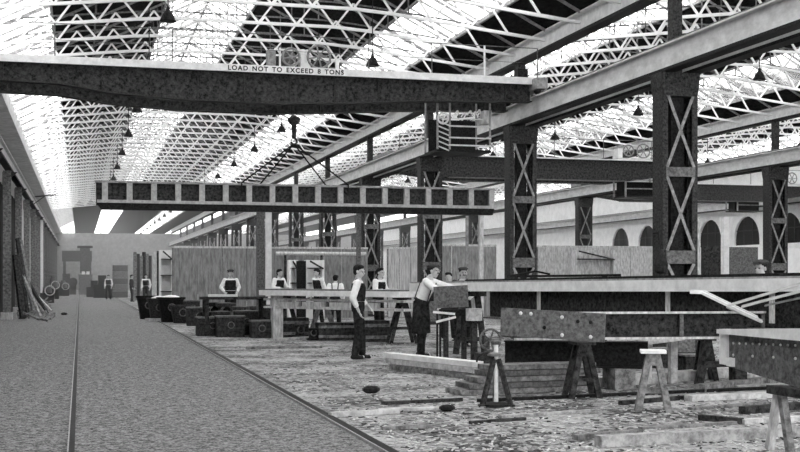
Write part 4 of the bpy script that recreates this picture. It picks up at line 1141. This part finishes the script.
person(277.5, 38.5, -PI / 2 + .9, 'dark-haired man behind the long bench, just right of the white post', H=1.78, detail=0, lean=.12,
       arms={-1: ((-.3, .1, 1.12), (-.2, .35, 1.12)), 1: ((.3, .1, 1.12), (.2, .35, 1.12))})
person(319, 38.5, -PI / 2 - .8, 'small dark-haired man bending at the racks behind the bench', H=1.78, detail=0, lean=.1)
person(335, 34.5, PI / 2, 'man seen from behind in white shirt with dark braces', H=1.62, detail=0, vest=False, braces=True, lean=.35)
person(763, 18.2, -PI / 2 - .9, 'man in flat cap whose head shows above the girder at right', H=1.76, head='cap', detail=1, lean=.05)
person(108.5, 83, -PI / 2, 'distant man with white shirt standing on the roadway', detail=0)
person(131.5, 76, 0, 'distant man in dark clothes at the edge of the roadway', detail=0, sleeve='black_cloth')
person(146, 70, -PI / 2, 'distant man in white shirt beside the tall dark stack', detail=0)

# gusset plate held by the stooping man
P0, P1 = at(434, 297.5, 22.3), at(468, 296, 22.0)
tag(MB().bar(P0, P1, .02, .40).build('gusset_plate', 'steel_mid'), 'square grey steel plate held upright by the stooping man', 'plate')
p = P0.lerp(P1, .6); t = thing('support_stand', 'dark block stand carrying the grey plate', 'stand', (p.x, p.y, 0))
MB().box(p.x - .25, p.x + .3, p.y - .1, p.y + .15, P0.z - .33, P0.z - .21).build('head', 'steel_black', t)
for s in (-.15, .2): MB().box(p.x + s - .04, p.x + s + .04, p.y, p.y + .08, 0, P0.z - .33).build('leg', 'steel_dark', t)
for (pa, pb, lb) in (((433, 312), (455, 314), 'upper'), ((436, 322), (456, 317), 'lower')):
    a = at(*pa, 21.9); b = at(*pb, 21.9); o = thing('flat_bar', '%s short pale bar propped before the stooping man' % lb, 'bar', (a.x, a.y, 0))
    MB().bar(a, b, .05, .04).build('bar', 'white_steel', o)
    yy = a.y + (.0 if lb == 'upper' else .12)
    MB().bar((a.x + .08, a.y, 0), (a.x + .08, a.y, a.z), .03, .03, (0, 1, 0)).build('prop', 'steel_black', o)
P = at(474, 314, 21.5)
t = thing('wooden_box', 'pale wooden block right of the grey plate', 'box', (P.x, P.y, 0))
MB().box(P.x - .12, P.x + .12, P.y - .1, P.y + .1, P.z - .12, P.z + .1).build('block', 'wood_light', t)
MB().box(P.x - .05, P.x + .05, P.y - .05, P.y + .05, 0, P.z - .12).build('leg', 'wood_dark', t)

# ------------------------------------------------------------------ light
hm_ = bpy.data.materials.new('haze'); hm_.use_nodes = True
nt_ = hm_.node_tree; nt_.nodes.remove(nt_.nodes['Principled BSDF'])
vs_ = nt_.nodes.new('ShaderNodeVolumeScatter'); vs_.inputs['Color'].default_value = (.9, .9, .9, 1); vs_.inputs['Density'].default_value = .0030
nt_.links.new(vs_.outputs[0], nt_.nodes['Material Output'].inputs['Volume']); M['haze'] = hm_
hp_ = [(-2.2, 48, .05), (36.3, 48, .05), (36.3, 48, 7.4), (30.05, 48, 10.7), (23.7, 48, 7.4), (17.35, 48, 10.7), (11, 48, 7.4), (4.2, 48, 10.7), (-2.2, 48, 7.4)]
hz_ = MB().ext(hp_, (0, YR - .4 - 48, 0)).build('smoke_haze', 'haze')
tag(hz_, 'thin smoky haze filling the far end of the shop', 'haze', kind='stuff')
w = bpy.data.worlds.new('world'); scene.world = w; w.use_nodes = True
bg = w.node_tree.nodes['Background']; bg.inputs[0].default_value = (1, 1, 1, 1); bg.inputs[1].default_value = 4.6
scene.view_settings.view_transform = 'Standard'; scene.view_settings.look = 'None'
scene.view_settings.gamma = 1; scene.view_settings.use_curve_mapping = False; scene.view_settings.exposure = 0.35
